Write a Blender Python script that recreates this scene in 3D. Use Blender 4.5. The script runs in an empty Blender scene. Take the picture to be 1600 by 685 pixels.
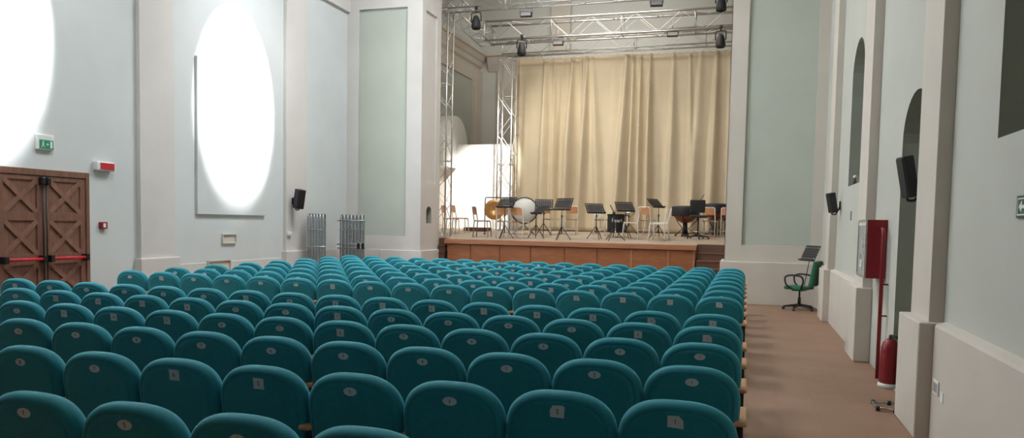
import bpy, bmesh, math, random
from mathutils import Vector, Matrix

random.seed(7)
SC = bpy.context.scene
COL = SC.collection
PI = math.pi

# ------------------------------------------------------------------ camera
FPX, CYP = 1200.8, 419.2          # focal length and principal row in pixels of the 1600x685 frame
YAW, PITCH, ROLL = 0.2956, -0.0587, 0.0195
EYE = Vector((0, 0, 1.65))


def camera_axes():
    r = Vector((math.cos(YAW), math.sin(YAW), 0))
    f = Vector((-math.sin(YAW), math.cos(YAW), 0))
    u = Vector((0, 0, 1))
    f2 = f * math.cos(PITCH) + u * math.sin(PITCH)
    u2 = -f * math.sin(PITCH) + u * math.cos(PITCH)
    r3 = r * math.cos(ROLL) + u2 * math.sin(ROLL)
    u3 = -r * math.sin(ROLL) + u2 * math.cos(ROLL)
    return r3, u3, f2


CR, CU, CF = camera_axes()
cam_data = bpy.data.cameras.new('camera')
cam = bpy.data.objects.new('camera', cam_data)
COL.objects.link(cam)
cam_data.sensor_width = 36
cam_data.lens = FPX * 36 / 1600
cam_data.shift_y = (CYP - 342.5) / 1600
cam_data.clip_end = 200
cam.matrix_world = Matrix(((CR.x, CU.x, -CF.x, EYE.x), (CR.y, CU.y, -CF.y, EYE.y), (CR.z, CU.z, -CF.z, EYE.z), (0, 0, 0, 1)))
SC.camera = cam

# ------------------------------------------------------------------ view, world, lights
SC.view_settings.view_transform = 'Standard'
SC.view_settings.look = 'None'
SC.view_settings.gamma = 1.0
SC.view_settings.use_curve_mapping = False
SC.view_settings.exposure = 0.0
SC.cycles.use_denoising = True
SC.cycles.max_bounces = 8
SC.cycles.diffuse_bounces = 6
SC.cycles.sample_clamp_indirect = 20.0

world = bpy.data.worlds.new('world')
SC.world = world
world.use_nodes = True
world.node_tree.nodes['Background'].inputs[0].default_value = (0.75, 0.86, 0.95, 1)
world.node_tree.nodes['Background'].inputs[1].default_value = 0.35


def area_light(name, loc, size, power, color, aim=(0, 0, -1)):
    d = bpy.data.lights.new(name, 'AREA')
    d.shape = 'RECTANGLE'
    d.size, d.size_y = size
    d.energy = power
    d.color = color
    o = bpy.data.objects.new(name, d)
    COL.objects.link(o)
    o.location = loc
    o.rotation_euler = Vector(aim).to_track_quat('-Z', 'Y').to_euler()
    return o


def spot_light(name, loc, target, power, color, angle, blend, radius=0.05):
    d = bpy.data.lights.new(name, 'SPOT')
    d.energy = power
    d.color = color
    d.spot_size = math.radians(angle)
    d.spot_blend = blend
    d.shadow_soft_size = radius
    o = bpy.data.objects.new(name, d)
    COL.objects.link(o)
    o.location = loc
    o.rotation_euler = (Vector(target) - Vector(loc)).to_track_quat('-Z', 'Y').to_euler()
    return o


# hall ceiling lamps
area_light('hall_lamp_front', (-5.0, 14.0, 9.2), (3, 3), 500, (0.93, 0.97, 1.0))
area_light('hall_lamp_middle', (-5.0, 6.0, 9.2), (3, 3), 250, (0.92, 0.97, 1.0))
area_light('aisle_lamp', (-0.4, 11.0, 9.2), (1.0, 6), 25, (1.0, 0.90, 0.76))
# spots washing the left wall: they draw the round white pools
for yy, dz in ((12.95, 0.0), (7.55, 0.4)):
    spot_light('wall_washer', (-6.65, yy, 7.85 + dz), (-9.65, yy, 4.30 + dz), 24000, (0.96, 0.98, 1.0), 30.0, 0.6)
    spot_light('wall_washer_spill', (-6.65, yy, 7.85 + dz), (-9.65, yy, 3.9 + dz), 380, (0.95, 0.98, 1.0), 75, 1.0)
# stage: lamp over the stage, an added back fill and the flood on the white partition
area_light('stage_lamp', (-4.2, 20.6, 8.6), (5, 1.2), 190, (1.0, 0.92, 0.80), (0.05, 0.35, -1))
area_light('stage_back_fill', (-5.0, 24.2, 8.0), (5, 1.0), 62, (1.0, 0.98, 0.94), (0, 0.8, 0.25))  # unseen fill added behind the curtain to brighten back wall and ceiling
spot_light('partition_flood', (-6.2, 19.4, 6.6), (-8.3, 23.7, 2.8), 2600, (1.0, 0.98, 0.94), 29, 0.5)
spot_light('curtain_flood', (-6.9, 19.8, 6.2), (-4.6, 23.2, 3.2), 400, (1.0, 0.94, 0.83), 95, 1.0)


# ------------------------------------------------------------------ materials
def mat(name, color, rough=0.7, metal=0.0, noise=0.0, scale=6.0, bump=0.0, bscale=60.0, sheen=0.0, color2=None, emit=None, strength=1.0):
    m = bpy.data.materials.new(name)
    m.use_nodes = True
    nt = m.node_tree
    b = nt.nodes['Principled BSDF']
    b.inputs['Base Color'].default_value = (*color, 1)
    b.inputs['Roughness'].default_value = rough
    b.inputs['Metallic'].default_value = metal
    if sheen:
        b.inputs['Sheen Weight'].default_value = sheen
        b.inputs['Sheen Roughness'].default_value = 0.4
    if emit:
        b.inputs['Emission Color'].default_value = (*emit, 1)
        b.inputs['Emission Strength'].default_value = strength
    tc = nt.nodes.new('ShaderNodeTexCoord')
    if noise or color2:
        n = nt.nodes.new('ShaderNodeTexNoise')
        n.inputs['Scale'].default_value = scale
        n.inputs['Detail'].default_value = 4
        nt.links.new(tc.outputs['Object'], n.inputs['Vector'])
        r = nt.nodes.new('ShaderNodeValToRGB')
        c2 = color2 or tuple(c * (1 - noise) for c in color)
        r.color_ramp.elements[0].position = 0.35
        r.color_ramp.elements[1].position = 0.65
        r.color_ramp.elements[0].color = (*c2, 1)
        r.color_ramp.elements[1].color = (*color, 1)
        nt.links.new(n.outputs['Fac'], r.inputs['Fac'])
        nt.links.new(r.outputs['Color'], b.inputs['Base Color'])
    if bump:
        n2 = nt.nodes.new('ShaderNodeTexNoise')
        n2.inputs['Scale'].default_value = bscale
        n2.inputs['Detail'].default_value = 3
        nt.links.new(tc.outputs['Object'], n2.inputs['Vector'])
        bp_ = nt.nodes.new('ShaderNodeBump')
        bp_.inputs['Strength'].default_value = bump
        bp_.inputs['Distance'].default_value = 0.01
        nt.links.new(n2.outputs['Fac'], bp_.inputs['Height'])
        nt.links.new(bp_.outputs['Normal'], b.inputs['Normal'])
    return m


def wood(name, c1, c2, rough=0.45, scale=(1.2, 14, 14)):
    m = bpy.data.materials.new(name)
    m.use_nodes = True
    nt = m.node_tree
    b = nt.nodes['Principled BSDF']
    b.inputs['Roughness'].default_value = rough
    tc = nt.nodes.new('ShaderNodeTexCoord')
    mp = nt.nodes.new('ShaderNodeMapping')
    mp.inputs['Scale'].default_value = scale
    n = nt.nodes.new('ShaderNodeTexNoise')
    n.inputs['Scale'].default_value = 2.0
    n.inputs['Detail'].default_value = 6
    r = nt.nodes.new('ShaderNodeValToRGB')
    r.color_ramp.elements[0].position = 0.3
    r.color_ramp.elements[1].position = 0.7
    r.color_ramp.elements[0].color = (*c1, 1)
    r.color_ramp.elements[1].color = (*c2, 1)
    nt.links.new(tc.outputs['Object'], mp.inputs['Vector'])
    nt.links.new(mp.outputs['Vector'], n.inputs['Vector'])
    nt.links.new(n.outputs['Fac'], r.inputs['Fac'])
    nt.links.new(r.outputs['Color'], b.inputs['Base Color'])
    return m


def tiles(name, c1, c2, grout, size):
    m = bpy.data.materials.new(name)
    m.use_nodes = True
    nt = m.node_tree
    b = nt.nodes['Principled BSDF']
    b.inputs['Roughness'].default_value = 0.55
    tc = nt.nodes.new('ShaderNodeTexCoord')
    br = nt.nodes.new('ShaderNodeTexBrick')
    br.offset = 0.0
    br.inputs['Color1'].default_value = (*c1, 1)
    br.inputs['Color2'].default_value = (*c2, 1)
    br.inputs['Mortar'].default_value = (*grout, 1)
    br.inputs['Scale'].default_value = 1.0
    br.inputs['Mortar Size'].default_value = 0.004
    br.inputs['Brick Width'].default_value = size
    br.inputs['Row Height'].default_value = size
    nt.links.new(tc.outputs['Object'], br.inputs['Vector'])
    n = nt.nodes.new('ShaderNodeTexNoise')
    n.inputs['Scale'].default_value = 1.7
    n.inputs['Detail'].default_value = 5
    nt.links.new(tc.outputs['Object'], n.inputs['Vector'])
    mx = nt.nodes.new('ShaderNodeMix')
    mx.data_type = 'RGBA'
    mx.blend_type = 'MULTIPLY'
    r = nt.nodes.new('ShaderNodeValToRGB')
    r.color_ramp.elements[0].position = 0.3
    r.color_ramp.elements[1].position = 0.7
    r.color_ramp.elements[0].color = (0.86, 0.84, 0.82, 1)
    r.color_ramp.elements[1].color = (1, 1, 1, 1)
    nt.links.new(n.outputs['Fac'], r.inputs['Fac'])
    mx.inputs['Factor'].default_value = 1.0
    nt.links.new(br.outputs['Color'], mx.inputs['A'])
    nt.links.new(r.outputs['Color'], mx.inputs['B'])
    nt.links.new(mx.outputs['Result'], b.inputs['Base Color'])
    return m


M_BLUE = mat('pale_blue_plaster', (0.65, 0.68, 0.68), 0.9, noise=0.05, scale=1.2, bump=0.05, bscale=25)
M_TEAL = mat('pale_green_plaster', (0.50, 0.53, 0.465), 0.9, noise=0.05, scale=1.2, bump=0.05, bscale=25)
M_CREAML = mat('cream_plaster_cool_light', (0.68, 0.65, 0.62), 0.9, noise=0.05, scale=1.5, bump=0.06, bscale=25)  # cream paint made whiter for the brighter, cooler light on the left
M_RIGHT = mat('pale_plaster_dim_warm_light', (0.53, 0.535, 0.48), 0.9, noise=0.05, scale=1.2, bump=0.05, bscale=25)  # bay paint darkened and warmed for the dimmer light on the right
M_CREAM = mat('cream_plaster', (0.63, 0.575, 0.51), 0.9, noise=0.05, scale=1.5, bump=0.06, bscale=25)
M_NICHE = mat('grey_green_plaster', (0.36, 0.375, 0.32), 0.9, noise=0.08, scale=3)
M_CEIL = mat('vault_plaster', (0.66, 0.67, 0.63), 0.9, noise=0.05, scale=1)
M_FLOOR = tiles('terracotta_tiles', (0.345, 0.205, 0.137), (0.33, 0.195, 0.13), (0.30, 0.18, 0.12), 0.33)
M_STAGEFLOOR = mat('stage_boards', (0.50, 0.40, 0.31), 0.7, noise=0.15, scale=3)
M_SEAT = mat('teal_fabric', (0.008, 0.245, 0.315), 0.75, noise=0.12, scale=40, bump=0.2, bscale=500, sheen=0.8)
M_SEAT.node_tree.nodes['Principled BSDF'].inputs['Sheen Tint'].default_value = (0.25, 0.85, 0.95, 1)
M_BLACK = mat('black_metal', (0.012, 0.012, 0.013), 0.45, noise=0.2, scale=20)
M_BLACKP = mat('black_plastic', (0.022, 0.022, 0.024), 0.6, noise=0.2, scale=20)
M_ARM = wood('beech_armrest', (0.50, 0.24, 0.11), (0.62, 0.33, 0.17))
M_PLATE = mat('number_plate_grey', (0.62, 0.70, 0.76), 0.5, noise=0.1, scale=60)
M_PAPER = mat('paper_label', (0.62, 0.66, 0.70), 0.8, noise=0.1, scale=60)
M_INK = mat('ink', (0.02, 0.02, 0.03), 0.7, noise=0.1)
M_STAGEWOOD = wood('stage_fascia_wood', (0.27, 0.098, 0.040), (0.35, 0.135, 0.058), 0.4, (2, 2, 9))
M_STAGELIP = wood('stage_lip_wood', (0.34, 0.145, 0.072), (0.44, 0.20, 0.105), 0.4, (1, 9, 9))
M_STEP = wood('dark_step_wood', (0.10, 0.045, 0.028), (0.15, 0.07, 0.042), 0.5)
M_TREAD = wood('step_tread', (0.16, 0.075, 0.045), (0.22, 0.11, 0.068))
M_DOOR = wood('brown_door_wood', (0.17, 0.075, 0.050), (0.25, 0.12, 0.082), 0.5, (12, 12, 1.5))
M_DOORB = wood('brown_brace_wood', (0.20, 0.095, 0.065), (0.29, 0.145, 0.10), 0.5, (6, 6, 3))
M_RED = mat('red_paint', (0.27, 0.012, 0.02), 0.4, noise=0.08, scale=8)
M_REDBAR = mat('red_panic_bar', (0.62, 0.02, 0.035), 0.35, noise=0.05, scale=8)
M_STEEL = mat('galvanised_steel', (0.42, 0.45, 0.47), 0.38, metal=0.85, noise=0.15, scale=12)
M_ALU = mat('aluminium_tube', (0.62, 0.62, 0.62), 0.35, metal=0.8, noise=0.08, scale=20)
M_CHROME = mat('chrome', (0.75, 0.75, 0.76), 0.12, metal=1.0, noise=0.03, scale=10)
M_CURTAIN = mat('beige_curtain_cloth', (0.63, 0.53, 0.375), 0.75, noise=0.06, scale=2, sheen=0.2, bump=0.1, bscale=200)
M_WHITE = mat('white_paint', (0.82, 0.81, 0.78), 0.7, noise=0.03, scale=3)
M_WPLAST = mat('white_plastic', (0.80, 0.80, 0.78), 0.4, noise=0.03, scale=10)
M_GREENSIGN = mat('green_sign', (0.02, 0.30, 0.17), 0.4, noise=0.05, scale=10)
M_DKGREEN = mat('dark_green_sign', (0.02, 0.09, 0.05), 0.4, noise=0.05, scale=10)
M_REDSIGN = mat('red_lamp_lens', (0.60, 0.03, 0.04), 0.25, noise=0.1, scale=30)
M_CHWOOD = wood('orange_plywood', (0.58, 0.27, 0.12), (0.70, 0.36, 0.18))
M_CHWOOD2 = wood('brown_plywood', (0.36, 0.17, 0.10), (0.44, 0.22, 0.14))
M_CHFRAME = mat('cream_tube', (0.82, 0.80, 0.75), 0.4, noise=0.05, scale=10)
M_GRFRAME = mat('grey_tube', (0.30, 0.30, 0.29), 0.4, noise=0.05, scale=10)
M_GREEN = mat('green_fabric', (0.02, 0.17, 0.09), 0.85, noise=0.15, scale=20, sheen=0.2)
M_BRONZE = mat('bronze', (0.72, 0.36, 0.13), 0.32, metal=0.6, noise=0.12, scale=14)
M_COPPER = mat('copper_bowl', (0.28, 0.10, 0.05), 0.3, metal=0.6, noise=0.2, scale=10)
M_DRUMHEAD = mat('drum_head', (0.74, 0.73, 0.69), 0.85, noise=0.04, scale=8)
M_LEAF = mat('leaf', (0.22, 0.42, 0.06), 0.5, noise=0.3, scale=20)
M_POT = mat('brown_pot', (0.20, 0.10, 0.06), 0.7, noise=0.1, scale=10)
M_GLASS = mat('cabinet_glass', (0.34, 0.37, 0.34), 0.12, noise=0.08, scale=4)
M_SILVER = mat('silver_trim', (0.60, 0.60, 0.58), 0.35, metal=0.6, noise=0.1, scale=10)
M_DARKWALL = mat('dark_rear_wall', (0.16, 0.12, 0.09), 0.8, noise=0.1, scale=2)
M_GREYSTRIPE = mat('grey_lining', (0.30, 0.30, 0.28), 0.9, noise=0.05)


# ------------------------------------------------------------------ mesh helpers
class MB:
    def __init__(self):
        self.bm = bmesh.new()

    def box(self, x0, x1, y0, y1, z0, z1, bevel=0.0, rot=None, piv=None, seg=2):
        b = bmesh.new()
        vs = [b.verts.new((x, y, z)) for x in (x0, x1) for y in (y0, y1) for z in (z0, z1)]
        for q in ((0, 1, 3, 2), (4, 6, 7, 5), (0, 4, 5, 1), (2, 3, 7, 6), (0, 2, 6, 4), (1, 5, 7, 3)):
            b.faces.new([vs[i] for i in q])
        if bevel:
            bmesh.ops.bevel(b, geom=list(b.edges), offset=bevel, segments=seg, affect='EDGES', profile=0.5)
        if rot is not None:
            p = Vector(piv) if piv is not None else Vector(((x0 + x1) / 2, (y0 + y1) / 2, (z0 + z1) / 2))
            bmesh.ops.transform(b, matrix=Matrix.Translation(p) @ rot.to_4x4() @ Matrix.Translation(-p), verts=b.verts)
        self.merge(b)
        return self

    def merge(self, b, mi=0):
        me = bpy.data.meshes.new('t')
        b.to_mesh(me)
        b.free()
        self.bm.from_mesh(me)
        bpy.data.meshes.remove(me)

    def tube(self, pts, r, n=8, closed=False, cap=True):
        pts = [Vector(p) for p in pts]
        rs = r if isinstance(r, (list, tuple)) else [r] * len(pts)
        rings = []
        N = len(pts)
        ref = None
        for i, p in enumerate(pts):
            if closed:
                d = pts[(i + 1) % N] - pts[i - 1]
            elif i == 0:
                d = pts[1] - p
            elif i == N - 1:
                d = p - pts[i - 1]
            else:
                d = (pts[i + 1] - p).normalized() + (p - pts[i - 1]).normalized()
            d.normalize()
            if ref is None:
                ref = Vector((0, 0, 1)) if abs(d.z) < 0.9 else Vector((1, 0, 0))
            a = d.cross(ref).normalized()
            ref = a.cross(d).normalized()
            b2 = ref
            rings.append([self.bm.verts.new(p + (a * math.cos(2 * PI * k / n) + b2 * math.sin(2 * PI * k / n)) * rs[i]) for k in range(n)])
        M = N if closed else N - 1
        for i in range(M):
            A, B = rings[i], rings[(i + 1) % N]
            for k in range(n):
                f = self.bm.faces.new((A[k], A[(k + 1) % n], B[(k + 1) % n], B[k]))
                f.smooth = True
        if cap and not closed:
            self.bm.faces.new(rings[0][::-1])
            self.bm.faces.new(rings[-1])
        return self

    def lathe(self, prof, n=24, origin=(0, 0, 0), axis='z', smooth=True):
        o = Vector(origin)

        def place(r, h, a):
            c, s = r * math.cos(a), r * math.sin(a)
            if axis == 'z':
                return o + Vector((c, s, h))
            if axis == 'y':
                return o + Vector((c, h, s))
            return o + Vector((h, c, s))
        rings = []
        for r, h in prof:
            if r < 1e-6:
                rings.append([self.bm.verts.new(place(0, h, 0))])
            else:
                rings.append([self.bm.verts.new(place(r, h, 2 * PI * k / n)) for k in range(n)])
        for A, B in zip(rings, rings[1:]):
            for k in range(n):
                k2 = (k + 1) % n
                if len(A) == 1 and len(B) == 1:
                    continue
                if len(A) == 1:
                    f = self.bm.faces.new((A[0], B[k2], B[k]))
                elif len(B) == 1:
                    f = self.bm.faces.new((A[k], A[k2], B[0]))
                else:
                    f = self.bm.faces.new((A[k], A[k2], B[k2], B[k]))
                f.smooth = smooth
        for R, rev in ((rings[0], True), (rings[-1], False)):
            if len(R) > 1 and prof[0] != prof[-1]:
                self.bm.faces.new(R[::-1] if rev else R)
        return self

    def prism(self, poly, axis, a, b, bevel=0.0):
        """poly in the two remaining axes (in x,y,z order), extruded from a to b along axis"""
        bb = bmesh.new()

        def P(u, v, w):
            return {'x': (w, u, v), 'y': (u, w, v), 'z': (u, v, w)}[axis]
        A = [bb.verts.new(P(u, v, a)) for u, v in poly]
        B = [bb.verts.new(P(u, v, b)) for u, v in poly]
        bb.faces.new(A)
        bb.faces.new(B[::-1])
        n = len(poly)
        for i in range(n):
            bb.faces.new((A[i], B[i], B[(i + 1) % n], A[(i + 1) % n]))
        if bevel:
            bmesh.ops.bevel(bb, geom=list(bb.edges), offset=bevel, segments=2, affect='EDGES', profile=0.5)
        self.merge(bb)
        return self

    def layered(self, rings, smooth=True):
        """rings: list of point loops of equal length; caps on both ends"""
        R = [[self.bm.verts.new(p) for p in ring] for ring in rings]
        n = len(R[0])
        for A, B in zip(R, R[1:]):
            for k in range(n):
                f = self.bm.faces.new((A[k], A[(k + 1) % n], B[(k + 1) % n], B[k]))
                f.smooth = smooth
        f1 = self.bm.faces.new(R[0][::-1])
        f2 = self.bm.faces.new(R[-1])
        f1.smooth = f2.smooth = False
        return self

    def build(self, name, m, parent=None, loc=None, rot=None, mesh=False):
        bmesh.ops.recalc_face_normals(self.bm, faces=self.bm.faces)
        me = bpy.data.meshes.new(name)
        self.bm.to_mesh(me)
        self.bm.free()
        for mm in (m if isinstance(m, (list, tuple)) else [m]):
            me.materials.append(mm)
        if mesh:
            return me
        return link(name, me, parent, loc, rot)


def link(name, me, parent=None, loc=None, rot=None):
    o = bpy.data.objects.new(name, me)
    COL.objects.link(o)
    if parent is not None:
        o.parent = parent
    if loc is not None:
        o.location = loc
    if rot is not None:
        o.rotation_euler = rot
    return o


def tag(o, label, cat, group=None, kind=None):
    o['label'] = label
    o['category'] = cat
    if group:
        o['group'] = group
    if kind:
        o['kind'] = kind
    return o


def thing(name, label, cat, loc=(0, 0, 0), rz=0.0, group=None):
    o = bpy.data.objects.new(name, None)
    COL.objects.link(o)
    o.empty_display_size = 0.1
    o.location = loc
    o.rotation_euler = (0, 0, rz)
    return tag(o, label, cat, group)


def struct(o):
    o['kind'] = 'structure'
    return o


def kids(o):
    return [c for c in bpy.data.objects if c.parent is o]


def dup(o, parent=None):
    c = o.copy()
    COL.objects.link(c)
    c.parent = parent
    for k in kids(o):
        dup(k, c)
    return c


TEXTS = {}


def text_mesh(s, size, m, depth=0.001):
    key = (s, size, m.name)
    if key in TEXTS:
        return TEXTS[key]
    cu = bpy.data.curves.new('letters', 'FONT')
    cu.body = s
    cu.size = size
    cu.align_x = 'CENTER'
    cu.align_y = 'CENTER'
    cu.extrude = depth
    o = bpy.data.objects.new('letters', cu)
    COL.objects.link(o)
    dg = bpy.context.evaluated_depsgraph_get()
    me = bpy.data.meshes.new_from_object(o.evaluated_get(dg))
    bpy.data.objects.remove(o)
    me.name = 'lettering'
    me.materials.clear()
    me.materials.append(m)
    TEXTS[key] = me
    return me


def fillet(pts, r, n=4, closed=False):
    """round the corners of a polyline"""
    pts = [Vector(p) for p in pts]
    out = []
    N = len(pts)
    for i, p in enumerate(pts):
        if not closed and i in (0, N - 1):
            out.append(p)
            continue
        a, b = pts[i - 1], pts[(i + 1) % N]
        da, db = (a - p), (b - p)
        rr = min(r, da.length * 0.45, db.length * 0.45)
        A, B = p + da.normalized() * rr, p + db.normalized() * rr
        for k in range(n + 1):
            t = k / n
            out.append(A * (1 - t) ** 2 + p * 2 * t * (1 - t) + B * t * t)
    return out


# ------------------------------------------------------------------ room shell
XL, XLP = -9.65, -9.57           # left wall: recessed bays, pilaster plane
XR, XRS, XRP = 1.51, 1.40, 1.32  # right wall, pilaster shafts, pilaster plinths
YB, YP, YP2 = -4.0, 17.30, 18.50
ZT = 9.5                         # hall ceiling
ZF = 6.77                        # top of the recessed bays

struct(MB().box(-10.2, 2.3, YB, 28, -0.2, 0).build('floor', M_FLOOR))
struct(MB().box(-10.2, 2.3, YB, YP, ZT, ZT + 0.2).build('ceiling', M_CEIL))
struct(MB().box(-10.2, 2.3, YB - 0.2, YB, 0, ZT).build('wall_back', M_DARKWALL))
struct(MB().box(XL - 0.3, XL, YB, 27.2, 0, ZT).build('wall_left', M_BLUE))
# frieze over the bays and the pilasters of the left wall
struct(MB().box(XL, XLP, YB, YP, ZF, ZT).build('trim_left_frieze', M_CREAML))
for i, (a, b) in enumerate(((2.7, 3.5), (6.7, 7.5), (10.36, 11.15), (14.55, 15.35))):
    struct(MB().box(XL, XLP, a, b, 0.93, ZF, 0.004).build('trim_left_pilaster_%d' % (i + 1), M_CREAML))
    struct(MB().box(XL, XLP + 0.06, a - 0.06, b + 0.06, 0, 0.94, 0.01).build('trim_left_plinth_%d' % (i + 1), M_CREAML))
struct(MB().box(XL, XL + 0.03, 15.41, YP, 0, 0.93, 0.008).build('baseboard_left_front', M_CREAML))
struct(MB().box(XL, XL + 0.02, 11.21, 14.49, 0, 0.80, 0.008).build('baseboard_left_middle', M_CREAML))


def panel_with_hole(name, axis, pos, u0, u1, z0, z1, hole, depth, mats, parent=None):
    """wall face at x=pos (axis 'x') or y=pos (axis 'y'), spanned by (u,z), with a recess of the given outline"""
    bm = bmesh.new()

    def P(u, z, d=0.0):
        return (pos + d, u, z) if axis == 'x' else (u, pos + d, z)
    outer = [bm.verts.new(P(u, z)) for u, z in ((u0, z0), (u1, z0), (u1, z1), (u0, z1))]
    inner = [bm.verts.new(P(u, z)) for u, z in hole]
    es = []
    for L in (outer, inner):
        for i in range(len(L)):
            es.append(bm.edges.new((L[i], L[(i + 1) % len(L)])))
    bmesh.ops.triangle_fill(bm, use_beauty=True, use_dissolve=False, edges=es)
    back = [bm.verts.new(P(u, z, depth)) for u, z in hole]
    n = len(hole)
    for i in range(n):
        f = bm.faces.new((inner[i], inner[(i + 1) % n], back[(i + 1) % n], back[i]))
        f.material_index = 1
    f = bm.faces.new(back)
    f.material_index = 1
    bmesh.ops.recalc_face_normals(bm, faces=bm.faces)
    # normals must look out of the wall
    me = bpy.data.meshes.new(name)
    bm.to_mesh(me)
    bm.free()
    for m_ in mats:
        me.materials.append(m_)
    return link(name, me, parent)


def arch(u0, u1, z0, zs, rise, n=14):
    c, w = (u0 + u1) / 2, (u1 - u0) / 2
    pts = [(u0, z0), (u1, z0)]
    for k in range(n + 1):
        a = PI * k / n
        pts.append((c + w * math.cos(a), zs + rise * math.sin(a)))
    return pts


# right wall, bay by bay (each face with its own recess), thick block behind
struct(MB().box(XR + 0.62, XR + 0.75, YB, YP, 0, ZT).build('wall_right', M_BLUE))
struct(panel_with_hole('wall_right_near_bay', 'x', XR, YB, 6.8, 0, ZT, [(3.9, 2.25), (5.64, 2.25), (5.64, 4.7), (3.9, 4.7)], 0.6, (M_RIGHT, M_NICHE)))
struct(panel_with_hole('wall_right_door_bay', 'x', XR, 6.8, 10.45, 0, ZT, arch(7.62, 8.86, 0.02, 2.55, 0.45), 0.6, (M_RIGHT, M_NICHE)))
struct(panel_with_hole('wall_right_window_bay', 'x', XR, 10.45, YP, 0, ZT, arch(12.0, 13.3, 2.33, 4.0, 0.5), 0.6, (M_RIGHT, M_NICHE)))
for i, (a, b) in enumerate(((2.7, 3.5), (6.76, 7.45), (10.42, 11.15), (14.7, 15.4))):
    struct(MB().box(XRS, XR, a, b, 0.9, ZT, 0.004).build('trim_right_pilaster_%d' % (i + 1), M_CREAM))
    struct(MB().box(XRP, XR, a - 0.06, b + 0.08, 0, 0.93, 0.012).build('trim_right_plinth_%d' % (i + 1), M_CREAM))
struct(MB().prism([(XR, 0), (1.43, 0), (1.43, 0.905), (1.445, 0.925), (XR, 0.945)], 'y', 3.6, 6.69).build('baseboard_right_near', M_CREAM))
struct(MB().prism([(XR, 0), (1.43, 0), (1.43, 0.905), (1.445, 0.925), (XR, 0.945)], 'y', 11.24, 14.63).build('baseboard_right_middle', M_CREAM))
struct(MB().prism([(XR, 0), (1.43, 0), (1.43, 0.905), (1.445, 0.925), (XR, 0.945)], 'y', 15.49, YP).build('baseboard_right_front', M_CREAM))

# proscenium piers
XPL, XPR = -7.63, -0.46


# left pier: core is held back from the jamb face so the jamb panel and niche can sink into it
struct(MB().box(XL, XPL - 0.25, YP + 0.06, YP2, 0, ZT).build('wall_pier_left', M_CREAML))
struct(panel_with_hole('wall_pier_left_face', 'y', YP, XL, XPL, 0, ZT, [(-9.33, 1.27), (-8.03, 1.27), (-8.03, 6.82), (-9.33, 6.82)], 0.055, (M_CREAML, M_TEAL)))
struct(panel_with_hole('wall_pier_left_jamb', 'x', XPL, YP, YP2, 2.35, ZT, [(17.52, 2.6), (18.22, 2.6), (18.22, 6.77), (17.52, 6.77)], -0.04, (M_CREAML, M_CREAML)))
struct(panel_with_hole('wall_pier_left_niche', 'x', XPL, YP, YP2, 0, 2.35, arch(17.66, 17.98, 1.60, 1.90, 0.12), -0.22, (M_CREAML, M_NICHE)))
struct(MB().box(XPL - 0.26, XPL, YP2 - 0.01, YP2, 0, ZT).build('wall_pier_left_rear', M_CREAML))
struct(MB().box(-8.68, XPL + 0.06, YP - 0.06, YP2 - 0.12, 0, 0.93, 0.012).build('trim_plinth_left_pier', M_CREAML))
struct(MB().box(XL + 0.03, -8.68, YP - 0.02, YP, 0, 0.93, 0.006).build('baseboard_left_pier', M_CREAML))
# right pier
struct(MB().box(XPR, 2.2, YP + 0.06, YP2, 0, ZT).build('wall_pier_right', M_CREAM))
struct(MB().box(XPR, XPR + 0.01, YP, YP + 0.06, 0, ZT).build('wall_pier_right_edge', M_CREAM))
struct(panel_with_hole('wall_pier_right_face', 'y', YP, XPR, XR + 0.1, 0, ZT, [(-0.11, 1.27), (1.29, 1.27), (1.29, 6.82), (-0.11, 6.82)], 0.055, (M_CREAM, M_TEAL)))
struct(MB().box(XPR - 0.08, XR, YP - 0.07, YP2 - 0.12, 0, 0.915, 0.012).build('trim_plinth_right_pier', M_CREAM))
# arch lintel over the proscenium, well above the frame
struct(MB().box(XPL, XPR, YP, YP2, 8.9, ZT + 0.2).build('trim_proscenium_lintel', M_CREAM))

# ------------------------------------------------------------------ stage house
SY0, SRAKE, SZ0 = 18.40, 0.045, 1.21


def sz(y):
    return SZ0 + SRAKE * (y - SY0)


def on_stage(px, py):
    """the spot of the raked stage floor that the pixel looks at"""
    d = CF * FPX + CR * (px - 800) - CU * (py - CYP)
    t = (SZ0 - SRAKE * SY0 - EYE.z) / (d.z - SRAKE * d.y)
    p = EYE + d * t
    return Vector((p.x, p.y, sz(p.y)))


def at_y(px, py, y):
    d = CF * FPX + CR * (px - 800) - CU * (py - CYP)
    return EYE + d * ((y - EYE.y) / d.y)


def at_x(px, py, x):
    d = CF * FPX + CR * (px - 800) - CU * (py - CYP)
    return EYE + d * ((x - EYE.x) / d.x)


SXL, SXR = -7.36, -1.16
struct(MB().prism([(18.52, 0.9), (27.0, 0.9), (27.0, sz(27.0)), (18.52, sz(18.52))], 'x', -9.65, 2.2).build('floor_stage', M_STAGEFLOOR))
struct(MB().box(-9.65, 2.3, 27.0, 27.2, 0, 11.5).build('wall_stage_back', M_CEIL))
struct(MB().box(2.2, 2.4, YP2, 27.2, 0, 11.5).build('wall_stage_right', M_CREAM))
struct(MB().box(-9.95, -9.65, YP2, 27.2, ZT, 11.5).build('wall_stage_left_upper', M_CREAM))
struct(MB().box(-9.95, 2.4, YP, 27.2, 11.5, 11.7).build('ceiling_stage', M_CEIL))
struct(MB().box(-9.65, 2.2, YP2 - 0.1, YP2, ZT, 11.5).build('wall_stage_front_upper', M_CREAM))
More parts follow.
